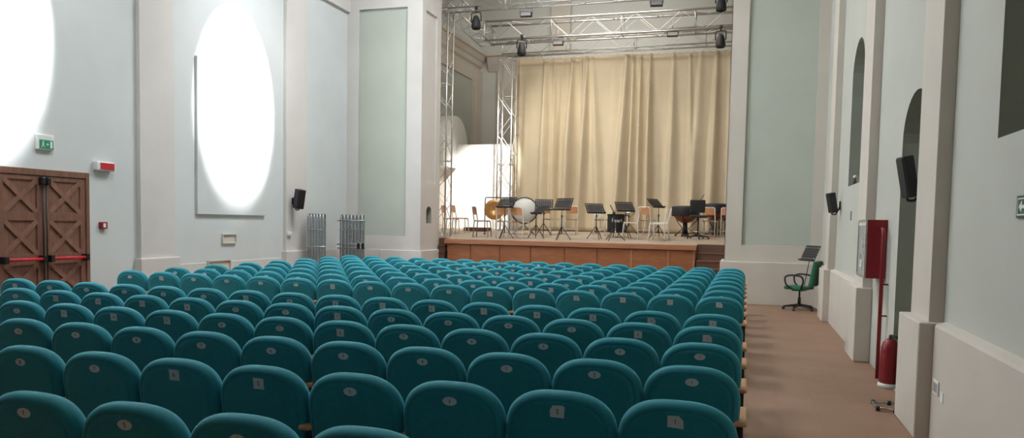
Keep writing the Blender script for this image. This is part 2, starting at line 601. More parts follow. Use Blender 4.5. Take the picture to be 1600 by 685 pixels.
# cornice, pilasters, tall panel and arched niche on the left wall of the stage
cor = [(-9.65, 7.15), (-9.60, 7.15), (-9.58, 7.25), (-9.50, 7.32), (-9.46, 7.45), (-9.40, 7.50), (-9.32, 7.62), (-9.24, 7.66), (-9.24, 7.78), (-9.65, 7.78)]
struct(MB().prism(cor, 'y', YP2, 26.99).build('trim_stage_cornice', M_CREAM))
struct(MB().prism([(p[0] + 0, p[1]) for p in [(26.95, 7.15), (26.9, 7.25), (26.8, 7.4), (26.7, 7.62), (26.6, 7.66), (26.6, 7.78), (27, 7.78), (27, 7.15)]], 'x', -9.24, -7.2).build('trim_stage_cornice_back', M_CREAM))
struct(panel_with_hole('wall_stage_left', 'x', -9.60, YP2, 26.99, 1.3, 7.15, [(22.2, 4.0), (26.2, 4.0), (26.2, 6.75), (22.2, 6.75)], -0.045, (M_CREAM, M_TEAL)))
struct(MB().box(-9.60, -9.5, 26.4, 26.98, 1.3, 7.15, 0.01).build('trim_stage_pilaster', M_CREAM))
struct(MB().box(-8.9, -8.35, 26.9, 26.99, 1.3, 7.15, 0.01).build('trim_stage_back_pilaster', M_CREAM))
struct(MB().box(-8.35, -6.0, 26.93, 26.99, 4.2, 7.0, 0.01).build('trim_stage_back_panel', M_TEAL))
struct(MB().box(-6.9, -6.2, 26.8, 26.99, 7.78, 11.5, 0.01).build('trim_stage_upper_pilaster', M_CREAM))
# pale arched hood behind the partition
hood = arch(22.6, 24.75, 3.4, 4.15, 0.95)
hm = MB()
hm.prism(hood, 'x', -9.6, -9.2)
tag(hm.build('arched_hood', M_WHITE), 'pale arched hood standing against the stage wall behind the white partition', 'niche')

# white partition behind the left tower
wp = thing('stage_partition', 'white partition standing left of the beige curtain, lit by a flood', 'partition', (0, 0, 0))
m = MB()
m.prism([(23.72, sz(23.6) - 0.01), (23.80, sz(23.6) - 0.01), (23.80, 4.14), (23.72, 4.14)], 'x', -9.55, -6.9)
m.build('panel', M_WHITE, wp)
MB().box(-9.55, -6.9, 23.70, 23.82, 4.14, 4.17, 0.004).build('top_rail', M_WHITE, wp)

# stage front
sf = thing('stage_platform', 'orange-brown wooden stage front of panels under a projecting lip', 'stage', (0, 0, 0))
divs = [SXL] + [at_y(px, 400, SY0).x for px in (735, 781, 829, 882, 933, 987, 1045)] + [SXR]
for a, b in zip(divs, divs[1:]):
    MB().box(a + 0.008, b - 0.008, SY0, SY0 + 0.03, 0.02, 1.08, 0.004).build('fascia_panel', M_STAGEWOOD, sf)
MB().box(SXL + 0.01, SXR - 0.01, SY0 + 0.03, SY0 + 0.12, 0.02, 1.08).build('backing', M_STEP, sf)
for a in divs[6:]:
    MB().box(a - 0.035, a + 0.02, SY0 - 0.015, SY0, 0.02, 1.09, 0.003).build('post', M_STAGELIP, sf)
MB().box(SXL - 0.05, SXR + 0.05, SY0 - 0.07, SY0 + 0.14, 1.09, SZ0 + 0.0, 0.01).build('lip', M_STAGELIP, sf)

# steps at both ends
for side, xa, xb, lab in (('right', SXR + 0.055, XPR - 0.02, 'dark wooden steps between the stage front and the right pier'), ('left', XPL + 0.012, SXL - 0.055, 'narrow dark wooden steps between the left pier and the stage front')):
    st = thing('stage_steps', lab, 'steps')
    MB().box(xa, xb, 18.49, 18.53, 1.0, sz(18.52) + 0.004).build('top_riser', M_STEP, st)
    MB().box(xa, xb, 18.53, 18.85, sz(18.53) - 0.01, sz(18.53) + 0.016, 0.004).build('top_tread', M_TREAD, st)
    for i in range(6):
        z1 = 0.173 * (i + 1)
        y0 = 17.36 + 0.22 * i if side == 'right' else 18.395 - 0.06 * (5 - i)
        xa_ = xa
        m = MB()
        m.box(xa_, xb, y0 + 0.02, 18.515, z1 - 0.17, z1 - 0.03)
        m.build('riser', M_STEP, st)
        MB().box(xa_, xb, y0, 18.515, z1 - 0.029, z1, 0.005).build('tread', M_STEP if side == 'left' else M_TREAD, st)

# ------------------------------------------------------------------ left wall fittings
# double door
dr = thing('double_door', 'brown wooden double door with crossed braces in the left wall', 'door', (XL, 0, 0))
Y0, Y1, ZD = 7.78, 9.34, 2.28


def door_leaf(ya, yb, name='door_leaf'):
    leaf = MB().box(0.0, 0.035, ya, yb, 0.01, ZD - 0.10, 0.003).build(name, M_DOOR, dr)
    zs = [(0.08, 0.66), (0.75, 1.33 - 0.02), (1.42, 2.08)]
    zs = [(0.02, 0.42), (0.50, 0.93), (1.08, 1.55), (1.67, 2.12)]
    for z0, z1 in zs:
        m = MB()
        a, b = ya + 0.09, yb - 0.09
        # frame rails of the square
        w = 0.035
        for hgt, (p, q) in ((0.022, ((a, z0), (b, z1))), (0.0235, ((a, z1), (b, z0)))):
            d = Vector((0, q[0] - p[0], q[1] - p[1])).normalized()
            n_ = Vector((0, -d.z, d.y)) * w
            P0, P1 = Vector((0.035, *p)), Vector((0.035, *q))
            pl = [P0 + n_, P0 - n_, P1 - n_, P1 + n_]
            bb = bmesh.new()
            A = [bb.verts.new(v) for v in pl]
            B = [bb.verts.new(v + Vector((hgt, 0, 0))) for v in pl]
            bb.faces.new(A)
            bb.faces.new(B[::-1])
            for i in range(4):
                bb.faces.new((A[i], B[i], B[(i + 1) % 4], A[(i + 1) % 4]))
            m.merge(bb)
        m.build('cross_brace', M_DOORB, leaf)
    m = MB()
    for ys in ((ya, ya + 0.09), (yb - 0.09, yb)):
        m.box(0.035, 0.055, ys[0], ys[1], 0.01, ZD - 0.10, 0.002)
    zz = [0.01] + [v for p in zs for v in p] + [ZD - 0.10]
    for i in range(0, len(zz), 2):
        m.box(0.035, 0.055, ya + 0.09, yb - 0.09, zz[i], zz[i + 1], 0.002)
    m.build('rails', M_DOOR, leaf)
    bar = MB()
    bar.tube([(0.13, ya + 0.06, 1.01), (0.13, yb - 0.06, 1.01)], 0.024, 10)
    bar.build('panic_bar', M_REDBAR, dr)
    e = MB()
    for yy in (ya + 0.05, yb - 0.05):
        e.box(0.055, 0.16, yy - 0.03, yy + 0.03, 0.96, 1.06, 0.008)
    e.build('bar_bracket', M_BLACK, dr)
    return leaf


ym = 8.545
door_leaf(Y0 + 0.06, ym - 0.012)
door_leaf(ym + 0.012, Y1 - 0.07)
m = MB()
m.box(0, 0.07, Y1 - 0.065, Y1, 0, ZD, 0.006)
m.box(0, 0.07, Y0, Y0 + 0.055, 0, ZD, 0.006)
m.box(0, 0.07, Y0 + 0.055, Y1 - 0.065, ZD - 0.09, ZD, 0.006)
m.build('door_frame', M_DOOR, dr)
m = MB()
m.tube([(0.085, ym - 0.025, 0.05), (0.085, ym - 0.025, 2.12)], 0.009, 8)
m.tube([(0.085, ym + 0.03, 0.05), (0.085, ym + 0.03, 2.12)], 0.009, 8)
m.build('vertical_rod', M_BLACK, dr)
m = MB()
m.box(0.05, 0.13, ym - 0.075, ym - 0.012, 2.06, 2.17, 0.015)
m.box(0.05, 0.13, ym + 0.012, ym + 0.075, 2.06, 2.17, 0.015)
m.build('top_latch', M_BLACK, dr)

# exit sign over the door
es = thing('exit_sign', 'green and white emergency exit sign on the wall above the brown door', 'sign', (XL, 0, 0))
MB().box(0, 0.05, 8.47, 8.75, 2.56, 2.775, 0.01).build('housing', M_WPLAST, es)
MB().box(0.05, 0.054, 8.50, 8.73, 2.575, 2.70).build('green_panel', M_GREENSIGN, es)
m = MB()
# running figure: head, body, legs; doorway; arrow
x0, x1 = 0.0542, 0.056
yc = 8.56
m.lathe([(0.0, x0), (0.009, x0), (0.009, x1), (0, x1)], 10, (0, yc, 2.678), 'x', False)
m.prism([(yc - 0.012, 2.665), (yc + 0.012, 2.665), (yc + 0.008, 2.63), (yc - 0.012, 2.63)], 'x', x0, x1)
m.prism([(yc - 0.012, 2.632), (yc, 2.632), (yc - 0.02, 2.592), (yc - 0.03, 2.592)], 'x', x0, x1)
m.prism([(yc, 2.632), (yc + 0.01, 2.632), (yc + 0.03, 2.6), (yc + 0.018, 2.6)], 'x', x0, x1)
m.prism([(8.612, 2.64), (8.632, 2.66), (8.632, 2.648), (8.65, 2.648), (8.65, 2.632), (8.632, 2.632), (8.632, 2.62)], 'x', x0, x1)
m.prism([(8.675, 2.59), (8.71, 2.59), (8.71, 2.685), (8.675, 2.685)], 'x', x0, x1)
m.build('pictogram', M_WPLAST, es)

# fire alarm lamp
fl = thing('alarm_lamp', 'white wall lamp with a red lens right of the exit sign', 'lamp', (XL, 0, 0))
MB().box(0, 0.09, 9.47, 9.82, 2.335, 2.475, 0.015).build('housing', M_WPLAST, fl)
MB().box(0.09, 0.10, 9.53, 9.80, 2.355, 2.455, 0.004).build('red_lens', M_REDSIGN, fl)
# red call point
cp = thing('fire_call_point', 'small square red fire call point on the wall between door and pilaster', 'alarm button', (XL, 0, 0))
MB().box(0, 0.05, 9.57, 9.70, 1.435, 1.54, 0.006).build('housing', M_RED, cp)
MB().box(0.05, 0.053, 9.615, 9.665, 1.455, 1.52).build('break_glass', M_WPLAST, cp)
# raised panel on the left wall
struct(MB().box(XL, XL + 0.05, 11.77, 13.85, 1.70, 4.56, 0.003).build('trim_left_panel', M_BLUE))
# small recessed access boxes
for lab, ya, yb, za, zb in (('upper small recessed access panel low on the left wall below the tall panel', 12.49, 12.92, 1.14, 1.335),
                            ('lower recessed access panel of the left wall, half hidden behind the seats', 12.05, 12.72, 0.45, 0.835)):
    r = thing('access_panel', lab, 'wall panel', (XL + (0.02 if za < 0.8 else 0.0), 0, 0))
    m = MB()
    t = 0.025
    m.box(0, 0.035, ya, yb, zb - t, zb, 0.003)
    m.box(0, 0.035, ya, yb, za, za + t, 0.003)
    m.box(0, 0.035, ya, ya + t, za + t, zb - t, 0.003)
    m.box(0, 0.035, yb - t, yb, za + t, zb - t, 0.003)
    m.build('frame', M_CREAM, r)
    MB().box(0, 0.008, ya + t, yb - t, za + t, zb - t).build('cover', M_CREAM, r)
tag(MB().lathe([(0, 0), (0.022, 0), (0.022, 0.02), (0, 0.02)], 10, (XL, 15.02, 3.87), 'x').build('wall_sensor', M_BLACK), 'tiny dark round sensor high on the left wall near the pier', 'sensor')
tag(MB().box(XLP + 0.0, XLP + 0.05, 14.40 + 0.17, 14.70, 1.28, 1.36, 0.01).build('junction_box', M_WPLAST), 'small white junction box under the left wall speaker', 'junction box')


def speaker(lab, loc, rz, tilt, w=0.20, h=0.42, d=0.17, flip=1):
    """cabinet front looks along local +x; hangs from a bracket"""
    t = thing('wall_speaker', lab, 'speaker', loc, rz, 'black wall speakers')
    R = Matrix.Rotation(tilt, 3, 'Y')
    m = MB()
    m.prism([(-d / 2, -w / 2 * 0.75), (d / 2, -w / 2), (d / 2, w / 2), (-d / 2, w / 2 * 0.75)], 'z', -h / 2, h / 2, 0.01)
    bmesh.ops.transform(m.bm, matrix=R.to_4x4(), verts=m.bm.verts)
    m.build('cabinet', M_BLACKP, t)
    m = MB()
    m.box(d / 2, d / 2 + 0.008, -w / 2 + 0.012, w / 2 - 0.012, -h / 2 + 0.012, h / 2 - 0.012, 0.004)
    bmesh.ops.transform(m.bm, matrix=R.to_4x4(), verts=m.bm.verts)
    m.build('grille', M_BLACK, t)
    m = MB()
    m.tube(fillet([(-d / 2 - 0.09, 0, -0.06), (-d / 2 - 0.02, 0, -h / 2 - 0.03), (0.0, 0, -h / 2 - 0.03), (0.0, 0, -h / 2 + 0.02)], 0.03), 0.012, 8)
    m.box(-d / 2 - 0.11, -d / 2 - 0.09, -0.04, 0.04, -0.12, 0.03, 0.004)
    m.build('bracket', M_BLACK, t)
    return t


speaker('black speaker hung on the pilaster of the left wall', (XLP + 0.20, 14.72, 2.08), math.radians(-20), math.radians(12))
speaker('black speaker at the far end of the right wall over the green chair', (1.37, 14.15, 2.10), math.radians(180 + 25), math.radians(12), w=0.15, h=0.34, d=0.11)
speaker('larger black speaker on the near right wall above the fire extinguisher', (1.385, 7.78, 2.14), math.radians(180 + 12), math.radians(11), w=0.16, h=0.375, d=0.105)
m = MB()
m.tube(fillet([(1.395, 14.72, 1.93), (1.39, 14.68, 1.75), (1.39, 14.68, 1.3), (1.398, 14.70, 0.95)], 0.05), 0.008, 6)
tag(m.build('speaker_cable', M_WPLAST), 'pale cable running down the pilaster below the far right speaker', 'cable')

# ------------------------------------------------------------------ right wall fittings
hc = thing('fire_hose_cabinet', 'red fire hose cabinet with a glass front on the right wall', 'cabinet', (0, 0, 0))
m = MB()
m.box(1.302, XR, 9.50, 10.16, 1.10, 1.765, 0.006)
m.build('body', M_RED, hc)
m = MB()
fx0, fx1 = 1.285, 1.302
m.box(fx0, fx1, 9.50, 9.535, 1.10, 1.765)
m.box(fx0, fx1, 10.125, 10.16, 1.10, 1.765)
m.box(fx0, fx1, 9.535, 10.125, 1.735, 1.765)
m.box(fx0, fx1, 9.535, 10.125, 1.10, 1.13)
m.build('door_frame', M_SILVER, hc)
MB().box(1.292, 1.3015, 9.535, 10.125, 1.13, 1.70).build('glass', M_GLASS, hc)
MB().box(1.290, 1.3015, 9.535, 10.125, 1.70, 1.735).build('title_strip', M_WPLAST, hc)
MB().box(1.2885, 1.290, 9.80, 9.88, 1.713, 1.722).build('title_mark', M_GRFRAME, hc)
m = MB()
m.box(1.2885, 1.2918, 9.76, 9.80, 1.47, 1.56)
m.prism([(9.72, 1.52), (9.66, 1.56), (9.70, 1.44)], 'x', 1.2885, 1.2918)
m.tube([(1.291, 9.83 + 0.09 * math.cos(a), 1.30 + 0.09 * math.sin(a)) for a in [2 * PI * k / 16 for k in range(16)]], 0.006, 6, closed=True)
m.tube([(1.291, 9.83, 1.30), (1.291, 9.70, 1.18)], 0.006, 6)
m.build('pictogram', M_WPLAST, hc)
m = MB()
m.tube(fillet([(1.44, 9.30, 0.0), (1.44, 9.30, 1.60), (1.44, 9.34, 1.66), (1.44, 9.50, 1.66)], 0.06), 0.021, 10)
m.tube([(1.44, 9.30, 0.70), (XR, 9.30, 0.70)], 0.010, 6)
m.tube([(1.44, 9.30, 1.05), (XR, 9.30, 1.05)], 0.010, 6)
tag(m.build('hose_pipe', M_RED), 'red water pipe rising from the floor to the fire hose cabinet', 'pipe')

fe = thing('fire_extinguisher', 'red fire extinguisher standing on the floor behind the near pilaster', 'fire extinguisher', (1.475, 8.80, 0), math.radians(-60))
m = MB()
m.lathe([(0.0, 0.05), (0.088, 0.05), (0.098, 0.07), (0.098, 0.10), (0.092, 0.30), (0.086, 0.42), (0.074, 0.475), (0.045, 0.505), (0.028, 0.515), (0, 0.515)], 24)
m.build('cylinder', M_RED, fe)
MB().lathe([(0.0, 0.0), (0.104, 0.0), (0.108, 0.03), (0.1, 0.05), (0.0, 0.05)], 20).build('base_ring', M_WPLAST, fe)
m = MB()
m.box(-0.014, 0.014, -0.012, 0.012, 0.515, 0.55, 0.003)
m.box(-0.01, 0.10, -0.008, 0.008, 0.55, 0.56, 0.003)
m.box(-0.01, 0.09, -0.008, 0.008, 0.528, 0.536, 0.003)
m.build('valve', M_BLACK, fe)
m = MB()
m.tube(fillet([(0, 0.01, 0.53), (0, 0.11, 0.52), (0, 0.125, 0.40), (0, 0.115, 0.2), (0, 0.108, 0.12)], 0.05), 0.010, 8)
m.build('hose', M_BLACK, fe)

pl = thing('potted_plant', 'small green plant rising behind the red fire extinguisher', 'plant', (1.64, 8.64, 0))
MB().lathe([(0, 0), (0.05, 0), (0.065, 0.24), (0.07, 0.26), (0.06, 0.26), (0.0, 0.25)], 20).build('pot', M_POT, pl)
m = MB()
random.seed(3)
for k in range(9):
    a = -2.6 + k * 0.55
    L = random.uniform(0.18, 0.26)
    base = Vector((0, 0, 0.25))
    d = Vector((math.cos(a), math.sin(a), 0))
    hgt = random.uniform(0.36, 0.5)
    pts = []
    for i in range(7):
        t = i / 6
        pts.append(base + d * (L * t) + Vector((0, 0, hgt * (1.25 * t - 0.42 * t * t) * 0.85)))
    side = Vector((-d.y, d.x, 0))
    wv = [0.004, 0.014, 0.022, 0.026, 0.022, 0.012, 0.001]
    rows = [[m.bm.verts.new(p + side * w + Vector((0, 0, 0.004))), m.bm.verts.new(p), m.bm.verts.new(p - side * w + Vector((0, 0, 0.004)))] for p, w in zip(pts, wv)]
    for A, B in zip(rows, rows[1:]):
        m.bm.faces.new((A[0], A[1], B[1], B[0]))
        m.bm.faces.new((A[1], A[2], B[2], B[1]))
leaves = m.build('leaves', M_LEAF, pl)
sm = leaves.modifiers.new('thick', 'SOLIDIFY')
sm.thickness = 0.002

cs = thing('floor_stand', 'chrome tube stand foot lying on the floor behind the near pilaster', 'stand', (0, 0, 0))
m = MB()
m.tube(fillet([(1.46, 7.92, 0.025), (1.19, 7.90, 0.025), (1.19, 7.62, 0.025), (1.46, 7.58, 0.025)], 0.06, 5), 0.013, 8)
m.tube([(1.46, 7.92, 0.025), (1.46, 7.58, 0.025)], 0.013, 8)
m.tube([(1.46, 7.75, 0.025), (1.46, 7.75, 0.62)], 0.013, 8)
m.build('tube', M_CHROME, cs)
m = MB()
for p in ((1.20, 7.90), (1.20, 7.62), (1.34, 7.60), (1.34, 7.91)):
    m.lathe([(0, 0), (0.018, 0), (0.018, 0.04), (0, 0.04)], 10, (p[0], p[1], 0))
m.build('rubber_foot', M_BLACK, cs)

# exit sign at the frame's right edge, sockets, small plate, latch in the niche
eg = thing('exit_plate', 'dark green exit plate with white marks at the right edge of the photo', 'sign', (XR, 0, 0))
MB().box(-0.012, 0, 4.90, 5.165, 1.735, 1.865, 0.002).build('board', M_DKGREEN, eg)
m = MB()
m.box(-0.014, -0.012, 5.135, 5.142, 1.75, 1.85)
m.box(-0.014, -0.012, 4.92, 5.135, 1.843, 1.85)
m.box(-0.014, -0.012, 4.92, 5.135, 1.75, 1.757)
m.prism([(5.12, 1.80), (5.07, 1.835), (5.07, 1.81), (5.0, 1.81), (5.0, 1.79), (5.07, 1.79), (5.07, 1.765)], 'x', -0.014, -0.012)
m.build('marks', M_WPLAST, eg)
tag(MB().box(XR - 0.006, XR, 12.70, 12.83, 1.79, 1.93, 0.001).build('notice_plate', mat('grey_plate', (0.20, 0.22, 0.21), 0.6, noise=0.4, scale=60)), 'small grey notice plate on the right wall below the arched window', 'plate')
so = thing('wall_socket', 'white framed power socket low on the right wall beside the near pilaster', 'socket', (1.43, 0, 0))
MB().box(-0.012, 0, 6.44, 6.60, 0.40, 0.51, 0.004).build('frame', M_WPLAST, so)
MB().box(-0.014, -0.012, 6.46, 6.58, 0.42, 0.49).build('insert', M_GRFRAME, so)
tag(MB().box(1.424, 1.43, 6.30, 6.38, 0.375, 0.455, 0.003).build('blank_plate', M_WPLAST), 'small blank white plate right of the low wall socket', 'socket')
lt = thing('window_latch', 'small white and dark window latch in the sill of the arched window', 'latch', (XR + 0.03, 12.75, 2.33))
MB().lathe([(0, 0.09), (0.02, 0.10), (0.028, 0.12), (0.02, 0.14), (0, 0.15)], 12).build('knob', M_WPLAST, lt)
m = MB()
m.tube([(0, 0, 0.10), (0, 0.14, 0.0)], 0.012, 8)
m.tube([(0, 0, 0.10), (0, -0.14, 0.0)], 0.012, 8)
m.build('arms', M_BLACK, lt)

# ------------------------------------------------------------------ theatre seats
PITCH_X, ROW = 0.53, 0.8842
TILT = 0.13


def backrest_mesh():
    N = 56

    def ring(inset, y):
        pts = []
        hw, ztop, zbot = 0.266 - inset, 0.884 - inset, 0.37 + inset
        zc = 0.655
        for k in range(N):
            a = 2 * PI * k / N
            c, s = math.cos(a), math.sin(a)
            if s >= 0:
                e = 2.0 / 2.75
                x = hw * math.copysign(abs(c) ** e, c)
                z = zc + (ztop - zc) * abs(s) ** e
            else:
                e = 2.0 / 5.0
                x = hw * math.copysign(abs(c) ** e, c)
                z = zc - (zc - zbot) * abs(s) ** e
            # sides draw in a little towards the seat
            x *= 1 - 0.07 * max(0, (0.70 - z) / 0.33)
            yy = y - (z - 0.797) * TILT
            pts.append((x, yy, z))
        return pts
    m = MB()
    m.layered([ring(0.070, 0.0), ring(0.046, 0.001), ring(0.042, 0.005), ring(0.038, 0.002), ring(0.028, 0.004), ring(0.016, 0.012), ring(0.007, 0.026), ring(0.001, 0.045), ring(0.001, 0.064),
               ring(0.009, 0.084), ring(0.028, 0.100), ring(0.07, 0.108)])
    return m.build('backrest', M_SEAT, mesh=True)


def cushion_mesh():
    N = 40

    def ring(inset, y):
        pts = []
        hw, hh = 0.225 - inset, 0.215 - inset
        for k in range(N):
            a = 2 * PI * k / N
            c, s = math.cos(a), math.sin(a)
            e = 2.0 / 4.5
            pts.append((hw * math.copysign(abs(c) ** e, c), y, hh * math.copysign(abs(s) ** e, s)))
        return pts
    m = MB()
    m.layered([ring(0.05, 0), ring(0.02, 0.004), ring(0.003, 0.02), ring(0, 0.04), ring(0.006, 0.065), ring(0.03, 0.082), ring(0.07, 0.088)])
    return m.build('seat_cushion', M_SEAT, mesh=True)


ME_BACK = backrest_mesh()
ME_CUSH = cushion_mesh()
ME_ARM = MB().box(-0.034, 0.034, 0.00, 0.40, 0.575, 0.602, 0.010).build('armrest', M_ARM, mesh=True)
m = MB()
m.box(-0.016, 0.016, 0.05, 0.36, 0.50, 0.574, 0.004)
m.box(-0.016, 0.016, 0.10, 0.17, 0.02, 0.50, 0.004)
m.box(-0.022, 0.022, 0.00, 0.34, 0.0, 0.025, 0.004)
ME_STAND = m.build('side_frame', M_BLACK, mesh=True)
m = MB()
m.box(-0.24, 0.24, 0.115, 0.155, 0.30, 0.34, 0.004)
m.box(-0.06, 0.06, 0.10, 0.125, 0.34, 0.42, 0.004)
ME_BEAM = m.build('beam', M_BLACK, mesh=True)
m = MB()
N = 24
m.layered([[(0.036 * math.cos(2 * PI * k / N), y, 0.022 * math.sin(2 * PI * k / N)) for k in range(N)] for y in (0.0, -0.002)], False)
ME_OVAL = m.build('number_plate', M_PLATE, mesh=True)
m = MB()
m.prism([(-0.034, -0.026), (0.036, -0.030), (0.034, 0.008), (0.014, 0.028), (-0.034, 0.026)], 'y', -0.0015, 0.0)
ME_PAPER1 = m.build('number_label', M_PAPER, mesh=True)
m = MB()
m.prism([(-0.034, -0.028), (0.030, -0.030), (0.034, 0.024), (0.020, 0.030), (-0.022, 0.028), (-0.036, 0.004)], 'y', -0.0015, 0.0)
ME_PAPER2 = m.build('number_label', M_PAPER, mesh=True)
m = MB()
m.prism([(-0.03, -0.03), (0.032, -0.03), (0.032, 0.028), (-0.03, 0.03)], 'y', -0.0015, 0.0)
ME_PAPER3 = m.build('number_label', M_PAPER, mesh=True)

ORD = ['first', 'second', 'third', 'fourth', 'fifth', 'sixth', 'seventh', 'eighth', 'ninth', 'tenth', 'eleventh', 'twelfth', 'thirteenth', 'fourteenth', 'fifteenth', 'sixteenth']
PAPER = {(1, 0): 1, (1, 1): 2, (1, 4): 3, (1, 5): 3, (3, 5): 3, (3, 8): 3, (3, 9): 3, (3, 10): 3, (4, 0): 1, (4, 1): 3, (4, 6): 3, (5, 0): 3, (5, 1): 1, (5, 2): 3, (5, 3): 3, (5, 4): 3, (5, 5): 3, (5, 6): 3,
         (7, 0): 1, (7, 1): 3, (7, 2): 3, (7, 3): 1, (7, 4): 2, (7, 5): 1, (7, 9): 3, (7, 14): 1, (5, 7): 3, (5, 9): 3, (4, 9): 3, (4, 10): 3, (4, 11): 2, (4, 12): 3, (3, 3): 0}
SHOW = {(1, 2): '1', (1, 3): '1', (2, 2): '1', (0, 5): '1', (3, 1): '3'}
random.seed(11)


def make_seat(k, n):
    x, y = -0.2638 - PITCH_X * n, 2.4896 + ROW * k
    if k >= 7:
        row = '%s row from the stage' % ORD[14 - k]
    else:
        row = '%s row behind the cross aisle' % ORD[5 - k]
    t = thing('theatre_seat', 'teal theatre seat, %s from the right aisle, %s' % (ORD[n], row), 'theatre seat', (x, y, 0), 0,
              'teal theatre seats of the front block' if k >= 7 else 'teal theatre seats of the rear block')
    link('backrest', ME_BACK, t)
    link('seat_cushion', ME_CUSH, t, (0, 0.155, 0.50), (math.radians(-12), 0, 0))
    link('beam', ME_BEAM, t)
    link('armrest', ME_ARM, t, (PITCH_X / 2, 0, 0))
    link('side_frame', ME_STAND, t, (PITCH_X / 2, 0, 0))
    if n == 15:
        link('armrest', ME_ARM, t, (-PITCH_X / 2, 0, 0))
        link('side_frame', ME_STAND, t, (-PITCH_X / 2, 0, 0))
    pk = PAPER.get((k, n), None)
    if pk is None:
        pk = random.choice((0, 0, 0, 3)) if k >= 8 else 0
    jx, jz = random.uniform(-0.006, 0.006), random.uniform(-0.004, 0.004)
    mesh = (ME_OVAL, ME_PAPER1, ME_PAPER2, ME_PAPER3)[pk]
    pt = link('number_label' if pk else 'number_plate', mesh, t, (jx, -0.0005, 0.797 + jz), (TILT, 0, random.uniform(-0.03, 0.03) * 0))
    if k < 8:
        link('numeral', text_mesh(SHOW.get((k, n), str(n + 1)), 0.032 if n < 9 else 0.026, M_INK, 0.0004), pt, (0, -0.0026, 0), (PI / 2, 0, 0))
    return t


for k in (0, 1, 2, 3, 4, 5, 7, 8, 9, 10, 11, 12, 13, 14):
    for n in range(16):
        # skip what lies wholly outside the frame
        p = Vector((-0.2638 - PITCH_X * n, 2.4896 + ROW * k, 0.89)) - EYE
        px = 800 + FPX * p.dot(CR) / p.dot(CF)
        if px < -150:
            continue
        make_seat(k, n)

# ------------------------------------------------------------------ upended crowd barriers


def barrier(lab, loc, rz, h, grp, dp=0.38):
    t = thing('crowd_barrier', lab, 'barrier', loc, rz, grp)
    m = MB()
    m.tube(fillet([(0, 0, 0.02), (0, 0, h), (0, dp, h), (0, dp, 0.02)], 0.10, 5, closed=True), 0.019, 8, closed=True)
    m.build('outer_frame', M_STEEL, t)
    m = MB()
    z = 0.14
    while z < h - 0.08:
        m.tube([(0, 0.02, z), (0, dp - 0.02, z)], 0.007, 6, cap=False)
        z += 0.115
    m.build('infill_bars', M_STEEL, t)
    m = MB()
    for z in (0.34, h - 0.34):
        m.tube(fillet([(-0.03, -0.06, z), (0, -0.02, z), (0.03, -0.06, z)], 0.02), 0.010, 6)
    m.build('foot', M_STEEL, t)
    return t


B1 = [at_y(481 + 4.7 * i, 390, 15.0).x for i in range(6)]
WHICH = ['first', 'second', 'third', 'fourth', 'fifth', 'sixth', 'seventh', 'eighth']
for i in range(6):
    o = barrier('steel crowd barrier on end, %s from the left in the stack by the left wall' % WHICH[i], (B1[i], 15.0, 0), math.radians(24), 1.76, 'crowd barriers stacked by the left wall')
for i in range(7):
    o = barrier('steel crowd barrier stood on end, %s from the left in the stack before the pier' % WHICH[i], (at_y(532 + 5.6 * i, 390, 16.1).x, 16.1, 0), math.radians(22), 1.76, 'crowd barriers stacked before the left pier')
m = MB()
a_, b_ = at_y(479, 386, 14.97), at_y(508, 386, 14.97)
m.tube([a_, b_], 0.016, 8)
tag(m.build('tie_bar', M_STEEL), 'steel bar tying the barrier stack by the left wall', 'bar')
t = thing('coupling_bars', 'double steel bar with clamps across the barrier stack before the pier', 'bar')
for py, nm in ((382, 'bar'), (388, 'bar'), (345, 'bar')):
    m = MB()
    m.tube([at_y(527, py, 16.07), at_y(571, py, 16.07)], 0.014, 8)
    m.build(nm, M_STEEL, t)
m = MB()
for px in (560, 567):
    c = at_y(px, 385, 16.05)
    m.box(c.x - 0.03, c.x + 0.03, c.y - 0.02, c.y + 0.02, c.z - 0.07, c.z + 0.07, 0.006)
m.build('clamp', M_BLACK, t)

# ------------------------------------------------------------------ green office chair with a music stand on it
gp = Vector((1.06, 16.55, 0))
g = thing('office_chair', 'green fabric office chair with black armrests against the right pier', 'chair', gp, math.radians(158))
# local: +x = the way the sitter looks
m = MB()
for k in range(5):
    a = 2 * PI * k / 5 + 0.3
    m.tube([(0.03 * math.cos(a), 0.03 * math.sin(a), 0.10), (0.30 * math.cos(a), 0.30 * math.sin(a), 0.065)], [0.028, 0.016], 8)
m.build('star_base', M_BLACKP, g)
for k in range(5):
    a = 2 * PI * k / 5 + 0.3
    MB().lathe([(0, -0.02), (0.028, -0.02), (0.028, 0.02), (0, 0.02)], 12, (0.30 * math.cos(a), 0.30 * math.sin(a), 0.029), 'y').build('caster', M_BLACKP, g)
MB().lathe([(0.035, 0.10), (0.03, 0.25), (0.018, 0.26), (0.018, 0.40), (0, 0.40)], 12).build('column', M_BLACKP, g)
m = MB()
m.box(-0.22, 0.25, -0.23, 0.23, 0.42, 0.49, 0.03, seg=3)
m.box(-0.10, 0.12, -0.12, 0.12, 0.39, 0.43)
m.build('seat', M_GREEN, g)
m = MB()
R = Matrix.Rotation(math.radians(-10), 3, 'Y')
m.box(-0.30, -0.22, -0.22, 0.22, 0.50, 1.02, 0.035, rot=R, piv=(-0.22, 0, 0.5), seg=3)
m.build('backrest', M_GREEN, g)
for s in (-1, 1):
    m = MB()
    m.tube(fillet([(-0.10, 0.24 * s, 0.44), (-0.16, 0.27 * s, 0.60), (-0.12, 0.27 * s, 0.70), (0.10, 0.27 * s, 0.72), (0.22, 0.27 * s, 0.68), (0.20, 0.27 * s, 0.52), (0.08, 0.24 * s, 0.44)], 0.07), 0.018, 8)
    m.build('armrest', M_BLACKP, g)


